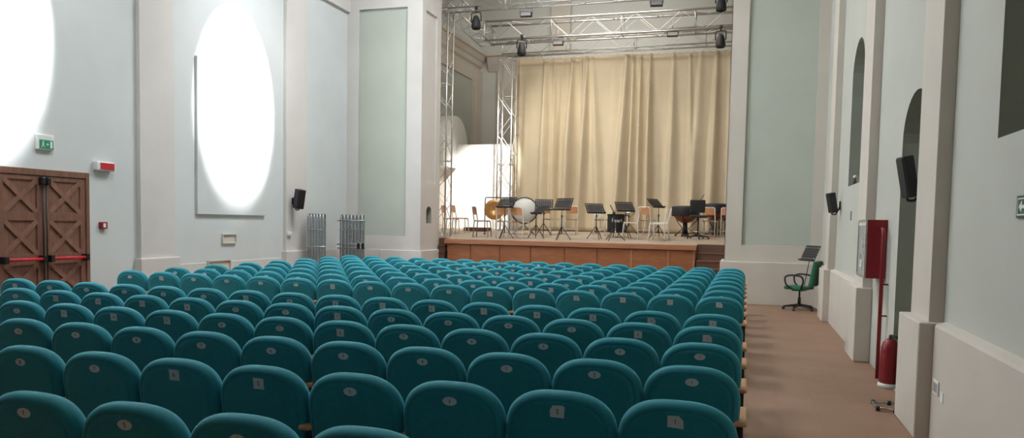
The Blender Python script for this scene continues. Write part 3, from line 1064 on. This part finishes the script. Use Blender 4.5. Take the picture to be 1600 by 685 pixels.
# ------------------------------------------------------------------ music stands
def desk_mesh(name='desk'):
    """slotted sheet: local u along x, v along z, facing -y"""
    m = MB()
    w, h = 0.50, 0.34
    m.box(-w / 2, w / 2, -0.002, 0.002, 0.0, 0.05)
    m.box(-w / 2, w / 2, -0.002, 0.002, h - 0.03, h)
    m.box(-w / 2, -w / 2 + 0.03, -0.002, 0.002, 0.05, h - 0.03)
    m.box(w / 2 - 0.03, w / 2, -0.002, 0.002, 0.05, h - 0.03)
    for i in range(1, 9):
        x = -w / 2 + 0.03 + (w - 0.06) * i / 9
        m.box(x - 0.016, x + 0.016, -0.002, 0.002, 0.05, h - 0.03)
    for i in range(1, 5):
        z = 0.05 + (h - 0.08) * i / 5
        m.box(-w / 2 + 0.03, w / 2 - 0.03, -0.0018, 0.0018, z - 0.020, z + 0.020)
    m.box(-w / 2, w / 2, -0.055, -0.002, 0.0, 0.004)
    m.box(-w / 2, w / 2, -0.057, -0.054, 0.0, 0.018)
    return m.build(name, M_BLACKP, mesh=True)


ME_DESK = desk_mesh()


def music_stand(lab, p, h, rz, tilt, roll=0.0, spread=0.24, grp='black music stands on the stage'):
    """h = height of the desk's lower edge above the floor"""
    t = thing('music_stand', lab, 'music stand', p, rz, grp)
    MB().tube([(0, 0, 0.16), (0, 0, 0.62)], 0.013, 8).build('lower_tube', M_BLACK, t)
    MB().tube([(0, 0, 0.60), (0, 0, h + 0.05)], 0.008, 8).build('upper_tube', M_BLACK, t)
    m = MB()
    m.lathe([(0, 0.58), (0.02, 0.58), (0.02, 0.64), (0, 0.64)], 10)
    m.tube([(0, 0, 0.61), (0.045, 0, 0.61)], 0.008, 6)
    m.build('clamp_knob', M_BLACKP, t)
    for k in range(3):
        a = 2 * PI * k / 3 + 0.5
        c, s = math.cos(a), math.sin(a)
        m = MB()
        m.tube([(0.015 * c, 0.015 * s, 0.34), (spread * c, spread * s, 0.012)], 0.010, 6)
        m.tube([(0.012 * c, 0.012 * s, 0.17), (spread * 0.55 * c, spread * 0.55 * s, 0.165)], 0.006, 6)
        m.build('leg', M_BLACK, t)
    link('desk', ME_DESK, t, (0, 0, h), (-tilt, roll, 0))
    return t


def stand_at(lab, px, py, desk_py, rz, tilt, roll=0.0, **kw):
    p = on_stage(px, py)
    q = at_y(px, desk_py, p.y)
    return music_stand(lab, p, q.z - p.z, rz, tilt, roll, **kw)


D = math.radians
stand_at('black music stand before the gong, left of the bass drum', 788, 374, 325, D(-15), D(35))
stand_at('black music stand with a low tilted desk in front of the bass drum', 837, 373, 335, D(-42), D(50))
stand_at('black music stand with upright desk, rear one of the middle cluster', 849, 369, 329, D(14), D(25))
stand_at('black music stand with a slotted desk, rightmost of the middle cluster', 877, 376, 329, D(-20), D(25))
stand_at('black music stand nearest the slatted white chair', 931, 375, 334, D(33), D(40))
stand_at('black music stand behind the black drum', 977, 373, 331, D(30), D(40))
stand_at('tallest black music stand, near the stack of white chairs', 1028, 373, 325, D(60), D(45))

# the one leaning on the green chair
t = thing('music_stand', 'black slotted music stand resting on the green office chair', 'music stand', (1.22, 16.45, 0.50), D(-62))
link('desk', ME_DESK, t, (-0.02, -0.05, 0.50), (D(-24), 0, 0))
MB().tube([(0, 0, 0.55), (-0.16, 0.0, -0.005)], 0.008, 8).build('pole', M_BLACK, t)


# ------------------------------------------------------------------ school chairs
def school_chair(lab, p, rz, wmat=M_CHWOOD, fmat=M_CHFRAME, slats=False, grp='school chairs on the stage', back=True):
    """sitter looks along local +x; stands on p"""
    t = thing('school_chair', lab, 'chair', p, rz, grp)
    for s in (-1, 1):
        m = MB()
        m.tube(fillet([(0.21, 0.18 * s, 0.0), (0.18, 0.18 * s, 0.43), (-0.17, 0.18 * s, 0.43), (-0.20, 0.18 * s, 0.0)], 0.05), 0.0145, 8)
        m.build('side_frame', fmat, t)
    m = MB()
    m.tube(fillet([(-0.19, -0.18, 0.20), (-0.17, -0.18, 0.43), (-0.235, -0.17, 0.80), (-0.235, 0.17, 0.80), (-0.17, 0.18, 0.43), (-0.19, 0.18, 0.20)], 0.05), 0.0145, 8)
    m.tube([(0.05, -0.18, 0.425), (0.05, 0.18, 0.425)], 0.009, 6)
    m.tube([(-0.19, -0.18, 0.16), (-0.19, 0.18, 0.16)], 0.008, 6)
    m.build('back_frame', fmat, t)
    m = MB()
    m.box(-0.17, 0.21, -0.19, 0.19, 0.44, 0.452, 0.004)
    m.build('seat', wmat, t)
    if slats:
        m = MB()
        for k in range(4):
            y = -0.12 + 0.08 * k
            m.box(-0.222, -0.212, y - 0.018, y + 0.018, 0.50, 0.79)
        m.build('backrest', fmat, t)
    elif back:
        m = MB()
        n = 8
        ring0, ring1 = [], []
        bb = bmesh.new()
        rows = []
        for zi, z in enumerate((0.60, 0.63, 0.77, 0.80)):
            row = []
            for k in range(n + 1):
                y = -0.19 + 0.38 * k / n
                if zi in (0, 3):
                    y *= 0.95
                x = -0.215 - 0.03 * (1 - (y / 0.19) ** 2) - (z - 0.6) * 0.15
                row.append(bb.verts.new((x + 0.016, y, z)))
            rows.append(row)
        for A, B in zip(rows, rows[1:]):
            for k in range(n):
                bb.faces.new((A[k], A[k + 1], B[k + 1], B[k]))
        ext = bmesh.ops.extrude_face_region(bb, geom=list(bb.faces))
        vs = [e for e in ext['geom'] if isinstance(e, bmesh.types.BMVert)]
        bmesh.ops.translate(bb, verts=vs, vec=(0.010, 0, 0))
        m.merge(bb)
        m.build('backrest', wmat, t)
    return t


def chair_at(lab, px, py, rz, **kw):
    return school_chair(lab, on_stage(px, py), D(rz), **kw)


chair_at('wooden school chair behind the left lattice tower', 704, 366, 5, wmat=M_CHWOOD)
chair_at('wooden school chair just right of the left lattice tower', 719, 365, 5, wmat=M_CHWOOD)
chair_at('school chair with dark brown back and grey legs, left of the gong', 753, 371, 5, wmat=M_CHWOOD2, fmat=M_GRFRAME)
chair_at('school chair with its orange back to the hall, under the gong', 790, 372, 78)
chair_at('school chair with its orange back to the hall, before the bass drum', 812, 373, 80)
chair_at('school chair at the rear behind the middle music stands', 860, 367, 60)
chair_at('school chair right of the middle music stands', 891, 367, 110)
chair_at('cream slatted chair between the music stand and the black drum', 941, 368, 70, slats=True, wmat=M_GRFRAME)
chair_at('cream framed school chair facing left beside the black drum', 985, 374, 188)
chair_at('school chair with a wide orange back, centre right of the stage', 1010, 369, 75)
chair_at('white tubular chair facing left near the stage edge, front one of its pair', 1026, 377, 186, wmat=M_CHFRAME, back=False, grp='pair of white chairs')
chair_at('white tubular chair facing left, rear one of its pair', 1033, 375, 184, wmat=M_CHFRAME, back=False, grp='pair of white chairs')
chair_at('school chair with bright orange back beside the right pier', 1108, 370.5, 82)
chair_at('school chair half hidden behind the right pier', 1138, 371, 82)

# ------------------------------------------------------------------ gong in its frame
p = on_stage(777, 367)
g = thing('gong', 'bronze gong hanging in a square black tube frame', 'gong', p, D(12))
top = at_y(777, 309, p.y).z - p.z
m = MB()
m.tube(fillet([(-0.36, 0, 0.03), (-0.36, 0, top), (0.36, 0, top), (0.36, 0, 0.03)], 0.06), 0.014, 8)
m.build('frame', M_BLACK, g)
m = MB()
for s in (-1, 1):
    m.tube([(0.36 * s, -0.2, 0.02), (0.36 * s, 0.2, 0.02)], 0.014, 8)
m.build('feet', M_BLACK, g)
gz = at_y(777, 328, p.y).z - p.z
m = MB()
m.lathe([(0, 0.03), (0.05, 0.028), (0.075, 0.005), (0.20, 0.0), (0.27, 0.002), (0.285, 0.012), (0.285, 0.045), (0.27, 0.03), (0.20, 0.02), (0.08, 0.03), (0, 0.05)], 36, (-0.10, -0.02, gz), 'y')
o = m.build('disc', M_BRONZE, g)
m = MB()
m.tube([(-0.22, 0, gz + 0.24), (-0.22, 0, top)], 0.004, 5)
m.tube([(0.02, 0, gz + 0.24), (0.02, 0, top)], 0.004, 5)
m.build('cords', M_BLACK, g)

# ------------------------------------------------------------------ bass drum
p = on_stage(818, 367)
b = thing('bass_drum', 'big white-headed bass drum on a stand behind the chairs', 'drum', p, D(22))
bz = at_y(812, 329, p.y).z - p.z
RR = 0.36
MB().lathe([(0, -0.18), (RR - 0.012, -0.18), (RR - 0.012, 0.18), (0, 0.18)], 40, (0, 0, bz), 'y').build('drumhead', M_DRUMHEAD, b)
MB().lathe([(RR - 0.01, -0.165), (RR, -0.165), (RR, 0.165), (RR - 0.01, 0.165)], 40, (0, 0, bz), 'y').build('shell', M_DRUMHEAD, b)
for yy in (-0.185, 0.155):
    m = MB()
    pr = [(RR - 0.012, yy), (RR + 0.014, yy), (RR + 0.014, yy + 0.03), (RR - 0.012, yy + 0.03)]
    m.lathe(pr + [pr[0]], 40, (0, 0, bz), 'y')
    m.build('hoop', M_BLACK, b)
m = MB()
for s in (-1, 1):
    m.tube([(0.30 * s, -0.16, 0.02), (-0.30 * s, -0.16, bz - RR * 0.45)], 0.012, 8)
    m.tube([(0.30 * s, 0.16, 0.02), (-0.30 * s, 0.16, bz - RR * 0.45)], 0.012, 8)
m.tube([(0.30, -0.16, 0.02), (0.30, 0.16, 0.02)], 0.012, 8)
m.tube([(-0.30, -0.16, 0.02), (-0.30, 0.16, 0.02)], 0.012, 8)
m.build('cross_stand', M_GRFRAME, b)

# ------------------------------------------------------------------ black drum with lettering, on three legs
p = on_stage(962, 371)
d_ = thing('floor_tom', 'black drum on three legs with white script lettering, centre of the stage', 'drum', p, D(14))
h0, h1 = 0.13, 0.62
MB().lathe([(0, h0), (0.215, h0), (0.235, h0 + 0.02), (0.235, h1 - 0.02), (0.24, h1), (0, h1)], 32).build('shell', M_BLACKP, d_)
for zz in (h0 + 0.01, h1 - 0.03):
    m = MB()
    pr = [(0.232, zz), (0.248, zz), (0.248, zz + 0.035), (0.232, zz + 0.035)]
    m.lathe(pr + [pr[0]], 32)
    m.build('hoop', M_BLACK, d_)
for k in range(3):
    a = 2 * PI * k / 3 + 0.4
    m = MB()
    m.tube([(0.25 * math.cos(a), 0.25 * math.sin(a), 0.40), (0.25 * math.cos(a), 0.25 * math.sin(a), 0.06), (0.29 * math.cos(a), 0.29 * math.sin(a), 0.0)], 0.009, 6)
    m.build('leg', M_CHROME, d_)
link('lettering', text_mesh('Pearl', 0.14, M_WPLAST, 0.002), d_, (0, -0.245, 0.45), (PI / 2, 0, 0))

# cymbal/boom stand in front of it
p = on_stage(958, 377)
c = thing('boom_stand', 'black tripod stand with a slanting arm in front of the black drum', 'stand', p, D(0))
MB().tube([(0, 0, 0.10), (0, 0, 0.72)], 0.010, 8).build('pole', M_BLACK, c)
MB().tube([(0.03, 0, 0.68), (-0.10, 0, 0.90)], 0.012, 8).build('boom_arm', M_BLACK, c)
for k in range(3):
    a = 2 * PI * k / 3 + 0.3
    MB().tube([(0, 0, 0.32), (0.30 * math.cos(a), 0.30 * math.sin(a), 0.012)], 0.010, 6).build('leg', M_BLACK, c)
MB().lathe([(0, 0.66), (0.035, 0.66), (0.035, 0.73), (0, 0.73)], 10).build('joint', M_BLACKP, c)

# snare on stand
p = on_stage(982, 367)
s_ = thing('snare_drum', 'silver shelled snare drum on a stand under the centre music stand', 'drum', p, D(0))
MB().lathe([(0, 0.62), (0.18, 0.62), (0.18, 0.78), (0, 0.785)], 28).build('shell', M_SILVER, s_)
for zz in (0.615, 0.765):
    m = MB()
    pr = [(0.178, zz), (0.192, zz), (0.192, zz + 0.022), (0.178, zz + 0.022)]
    m.lathe(pr + [pr[0]], 28)
    m.build('hoop', M_CHROME, s_)
m = MB()
m.tube([(0, 0, 0.2), (0, 0, 0.62)], 0.012, 8)
for k in range(3):
    a = 2 * PI * k / 3
    m.tube([(0, 0, 0.35), (0.25 * math.cos(a), 0.25 * math.sin(a), 0.012)], 0.009, 6)
    m.tube([(0, 0, 0.5), (0.17 * math.cos(a), 0.17 * math.sin(a), 0.61)], 0.008, 6)
m.build('stand', M_BLACK, s_)


# ------------------------------------------------------------------ timpani
def timpano(lab, px, py, R, zt, cover):
    p = on_stage(px, py)
    t = thing('timpano', lab, 'drum', p, D(10), 'timpani at the right of the stage')
    zb = zt - R * 1.02
    prof = [(0, zb)]
    for k in range(1, 10):
        a = PI / 2 * k / 9
        prof.append((R * math.sin(a) * 0.97, zt - 0.10 - (R * 0.92) * math.cos(a)))
    prof += [(R * 0.98, zt - 0.02), (0, zt - 0.02)]
    MB().lathe(prof, 36).build('bowl', M_COPPER, t)
    MB().lathe([(0, zt - 0.018), (R * 1.0, zt - 0.018), (R * 1.0, zt + 0.0), (0, zt + 0.004)], 36).build('head', M_DRUMHEAD, t)
    m = MB()
    m.lathe([(R * 1.0, zt - 0.24), (R * 1.045, zt - 0.22), (R * 1.05, zt), (R * 1.02, zt + 0.03), (R * 0.7, zt + 0.045), (0, zt + 0.05)], 36)
    c_ = m.build('cover', M_BLACKP if cover else M_STEP, t)
    for k in range(3):
        a = 2 * PI * k / 3 + 0.2
        m = MB()
        m.tube([(R * 1.07 * math.cos(a), R * 1.07 * math.sin(a), zt - 0.06), (R * 0.9 * math.cos(a), R * 0.9 * math.sin(a), zt - 0.35), (0.10 * math.cos(a), 0.10 * math.sin(a), 0.22), (R * 0.95 * math.cos(a), R * 0.95 * math.sin(a), 0.03)], 0.013, 8)
        m.build('strut', M_BLACK, t)
    m = MB()
    m.lathe([(0, 0.08), (0.09, 0.08), (0.07, 0.2), (0.05, zb + 0.02), (0, zb + 0.02)], 16)
    m.box(-0.07, 0.07, -0.38, -0.10, 0.02, 0.08, 0.01)
    m.build('pedal_base', M_BLACK, t)
    for k in range(3):
        a = 2 * PI * k / 3 + 0.2
        MB().lathe([(0, -0.012), (0.03, -0.012), (0.03, 0.012), (0, 0.012)], 12, (R * 0.97 * math.cos(a), R * 0.97 * math.sin(a), 0.03), 'y').build('caster', M_BLACKP, t)
    return t


timpano('larger timpano under a black cover, left one of two', 1070, 370, 0.36, 0.80, True)
timpano('timpano with a dark cover behind the bright orange chair', 1117, 367.8, 0.34, 0.86, True)

# drum throne / high swivel stool
p = on_stage(1090, 374)
t = thing('drum_stool', 'black high swivel stool with backrest and chrome foot ring', 'stool', p, D(-80))
m = MB()
for k in range(5):
    a = 2 * PI * k / 5
    m.tube([(0.03 * math.cos(a), 0.03 * math.sin(a), 0.10), (0.28 * math.cos(a), 0.28 * math.sin(a), 0.06)], [0.022, 0.014], 8)
m.build('star_base', M_BLACKP, t)
for k in range(5):
    a = 2 * PI * k / 5
    MB().lathe([(0, -0.015), (0.027, -0.015), (0.027, 0.015), (0, 0.015)], 12, (0.28 * math.cos(a), 0.28 * math.sin(a), 0.028), 'y').build('caster', M_BLACKP, t)
MB().tube([(0, 0, 0.09), (0, 0, 0.56)], 0.020, 10).build('column', M_BLACK, t)
m = MB()
m.tube([(0.20 * math.cos(2 * PI * k / 28), 0.20 * math.sin(2 * PI * k / 28), 0.20) for k in range(28)], 0.011, 6, closed=True)
m.tube([(-0.2, 0, 0.20), (0.2, 0, 0.20)], 0.008, 6)
m.build('foot_ring', M_CHROME, t)
MB().box(-0.21, 0.21, -0.22, 0.22, 0.56, 0.63, 0.03, seg=3).build('seat', M_BLACKP, t)
m = MB()
m.box(-0.27, -0.21, -0.20, 0.20, 0.70, 1.04, 0.028, seg=3)
m.box(-0.225, -0.205, -0.03, 0.03, 0.58, 0.76)
m.build('backrest', M_BLACKP, t)
q = at_y(1093, 314, p.y - 0.02)
m = MB()
bz_ = p + Vector((0.0, -0.02, 0.0))
m.tube([(q.x - 0.02, q.y + 0.27, q.z - 0.02), (q.x + 0.10, q.y + 0.27, q.z + 0.17)], 0.010, 6)
m.lathe([(0, 0), (0.03, 0.02), (0.03, 0.05), (0, 0.07)], 10, (q.x - 0.03, q.y + 0.27, q.z - 0.06))
tag(m.build('drum_mallet', M_BLACKP), 'dark mallet sticking up behind the black stool back', 'mallet')
# low dark platform at the rear left
a_, b_ = on_stage(727, 361), on_stage(768, 361)
tag(MB().box(a_.x, b_.x, 22.0, 22.5, sz(22.25) - 0.0, sz(22.25) + 0.11, 0.01).build('low_platform', M_STEP), 'low dark wooden platform behind the brown backed chair', 'platform')

# ------------------------------------------------------------------ curtain
YC = 23.2


def curtain(lab, pa, pb, folds, yoff, seed):
    rnd = random.Random(seed)
    x0, x1 = at_y(pa, 90, YC).x, at_y(pb, 90, YC).x
    ztop_a, ztop_b = 6.72, 6.80
    nx, nz = int((x1 - x0) / 0.018), 44
    fl = []
    for ft, fb, amp, w in folds:
        fl.append((at_y(ft, 95, YC).x, at_y(fb, 355, YC).x, amp, w))
    ph = [rnd.uniform(0, 6.28) for _ in range(6)]
    m = MB()
    grid = []
    for i in range(nx + 1):
        col = []
        x = x0 + (x1 - x0) * i / nx
        zt = ztop_a + 0.0 * (x - x0)
        zt += 0.010 * math.cos((x - x0) * 2 * PI / 0.21)
        for j in range(nz + 1):
            t = j / nz
            z = zt + (sz(YC) + 0.03 - zt) * t
            y = YC + yoff
            for xt, xb, amp, w in fl:
                c_ = xt + (xb - xt) * (t ** 0.9)
                u = (x - c_) / (w * (0.35 + 0.65 * min(1, t * 1.6)))
                # a pleat: sharp on its left side, soft on its right
                if u < 0:
                    v = math.exp(-(u * 1.6) ** 2)
                else:
                    v = math.exp(-(u * 0.8) ** 2)
                y -= 1.4 * amp * v * min(1, 0.25 + t * 1.5)
            y += 0.006 * math.sin(9 * x + ph[0] + 1.2 * t) * (0.3 + t) + 0.004 * math.sin(23 * x + ph[1] - 2.0 * t) * (0.5 + t) + 0.03 * math.sin(3.1 * x + ph[2] + 2 * t) * t
            xx = x + 0.02 * math.sin(4 * t + 5 * x) * t
            col.append(m.bm.verts.new((xx, y, z)))
        grid.append(col)
    for A, B in zip(grid, grid[1:]):
        for j in range(nz):
            f = m.bm.faces.new((A[j], A[j + 1], B[j + 1], B[j]))
            f.smooth = True
    t_ = thing('stage_curtain', lab, 'curtain', (0, 0, 0), 0, 'beige stage curtains')
    o = m.build('cloth', M_CURTAIN, t_)
    s = o.modifiers.new('thick', 'SOLIDIFY')
    s.thickness = 0.006
    m = MB()
    k = 0
    x = x0 + 0.05
    while x < x1:
        m.tube([(x + 0.03 * math.cos(a), YC + yoff - 0.0, 6.80 + 0.035 * math.sin(a)) for a in [2 * PI * i / 8 for i in range(8)]], 0.008, 5, closed=True)
        x += 0.21
    m.build('hooks', M_WPLAST, t_)
    return t_


curtain('left beige stage curtain, beside the white partition', 804, 917,
        [(812, 812, 0.10, 0.10), (852, 845, 0.20, 0.16), (866, 862, 0.10, 0.10), (895, 880, 0.26, 0.14), (907, 915, 0.10, 0.1), (880, 868, -0.06, 0.12)], 0.02, 1)
curtain('middle beige stage curtain with wide flat fall and one deep fold', 912, 990,
        [(918, 905, 0.20, 0.12), (926, 935, 0.12, 0.14), (960, 955, 0.05, 0.2), (980, 962, 0.24, 0.16)], -0.06, 2)
curtain('right beige stage curtain, running behind the right pier', 984, 1190,
        [(990, 982, 0.18, 0.10), (1001, 996, 0.20, 0.09), (1016, 1008, 0.22, 0.11), (1052, 1044, 0.14, 0.14), (1078, 1078, 0.10, 0.10), (1095, 1080, 0.10, 0.18), (1120, 1108, 0.16, 0.16), (1140, 1140, 0.12, 0.15)], 0.02, 3)
m = MB()
m.tube([(at_y(803, 90, YC).x, YC, 6.845), (0.4, YC, 6.845)], 0.018, 8)
tag(m.build('curtain_rail', M_ALU), 'metal rail carrying the beige stage curtains', 'rail')


# ------------------------------------------------------------------ trusses
def truss(lab, p0, p1, a, up=(0, 0, 1), seg=0.5, r=0.021, rb=0.009, grp='aluminium stage trusses', bars=True, name='lighting_truss'):
    p0, p1 = Vector(p0), Vector(p1)
    d = (p1 - p0)
    L = d.length
    d.normalize()
    up = Vector(up)
    s = d.cross(up).normalized()
    up = s.cross(d).normalized()
    t = thing(name, lab, 'truss', (0, 0, 0), 0, grp)
    cs = [(-1, -1), (1, -1), (1, 1), (-1, 1)]
    off = [s * (c[0] * a / 2) + up * (c[1] * a / 2) for c in cs]
    for o_ in off:
        MB().tube([p0 + o_, p1 + o_], r, 8).build('chord', M_ALU, t)
    n = max(1, round(L / seg))
    m = MB()
    for f in range(4):
        A, B = off[f], off[(f + 1) % 4]
        for i in range(n):
            q0, q1 = p0 + d * (L * i / n), p0 + d * (L * (i + 1) / n)
            if (i + f // 2) % 2 == 0:
                m.tube([q0 + A, q1 + B], rb, 6, cap=False)
            else:
                m.tube([q0 + B, q1 + A], rb, 6, cap=False)
    m.build('lattice', M_ALU, t)
    step = 2.0
    ends = [0.02, L - 0.02] + [step * i for i in range(1, int(L / step) + 1) if step * i < L - 0.3]
    for e in ends:
        q = p0 + d * e
        MB().tube([q + o_ for o_ in off], rb * 1.4, 6, closed=True).build('cross_frame', M_ALU, t)
    return t


TA = 0.42
# towers
tx1 = -7.86
truss('dark lattice tower rising beside the left pier jamb', (tx1, 19.15, sz(19.15) + 0.02), (tx1, 19.15, 7.2), TA, up=(0, 1, 0), seg=0.42, name='truss_tower')
truss('bright lattice tower at the left edge of the beige curtain', (-7.03, 22.25, sz(22.25) + 0.02), (-7.03, 22.25, 6.55), TA, up=(0, 1, 0), seg=0.6, name='truss_tower')
# beams
truss('front lighting truss crossing the top of the stage opening', (-8.1, 19.2, 7.42), (0.2, 19.2, 7.42), TA)
truss('upper rear truss with long bright tubes above the curtain', (-7.55, 21.9, 7.25), (0.6, 21.9, 7.25), 0.54, seg=0.62, r=0.032)
truss('lower rear truss just in front of the curtain top', (-7.3, 22.7, 6.98), (0.6, 22.7, 7.03), 0.46, seg=0.6)
truss('left side truss running back from the front tower to the rear tower', (-7.72, 19.45, 7.38), (-7.72, 22.4, 7.20), TA, seg=0.32)


# ------------------------------------------------------------------ stage lamps
def moving_head(lab, p, s=1.0):
    t = thing('moving_head_lamp', lab, 'stage lamp', p, random.uniform(-0.4, 0.4), 'black stage lamps')
    t.scale = (s, s, s)
    m = MB()
    m.tube([(0, 0, 0.36), (0, 0, 0.26)], 0.02, 8)
    m.box(-0.04, 0.04, -0.03, 0.03, 0.33, 0.40, 0.008)
    m.build('clamp', M_BLACK, t)
    m = MB()
    m.tube(fillet([(-0.13, 0, 0.02), (-0.13, 0, 0.25), (0.13, 0, 0.25), (0.13, 0, 0.02)], 0.04), 0.014, 8)
    m.build('yoke', M_BLACK, t)
    m = MB()
    m.lathe([(0, 0.17), (0.05, 0.165), (0.08, 0.12), (0.11, 0.02), (0.125, -0.10), (0.12, -0.15), (0.10, -0.17), (0.09, -0.13), (0, -0.12)], 20)
    m.build('head', M_BLACKP, t)
    return t


def flood_box(lab, p):
    t = thing('flood_lamp', lab, 'stage lamp', p, 0.1, 'small box floodlights')
    MB().box(-0.15, 0.15, -0.06, 0.08, -0.07, 0.05, 0.01).build('housing', M_BLACKP, t)
    MB().box(-0.13, 0.13, -0.067, -0.06, -0.055, 0.03).build('lens', M_GRFRAME, t)
    m = MB()
    m.tube(fillet([(-0.16, 0, 0.0), (-0.16, 0, 0.14), (0.16, 0, 0.14), (0.16, 0, 0.0)], 0.03), 0.009, 6)
    m.tube([(0, 0, 0.14), (0, 0, 0.36)], 0.012, 6)
    m.build('bracket', M_GRFRAME, t)
    return t


moving_head('black stage lamp hanging at the left of the front truss', at_y(744, 35, 19.0), 1.0)
moving_head('black stage lamp hanging left of the curtain top', at_y(815, 77, 21.6), 1.05)
moving_head('black stage lamp at the upper right of the stage opening', at_y(1127, 6, 19.0), 1.0)
moving_head('black stage lamp under the rear truss beside the right pier', at_y(1126, 64, 21.6), 1.05)
flood_box('small box floodlight under the front truss, left of centre', at_y(822, 22, 19.2))
flood_box('small box floodlight near the top centre of the stage', at_y(1026, 5, 19.2))
flood_box('small box floodlight on the rear truss, left one', at_y(872, 67, 21.62))
flood_box('small box floodlight on the rear truss, right one', at_y(1051, 53, 21.62))
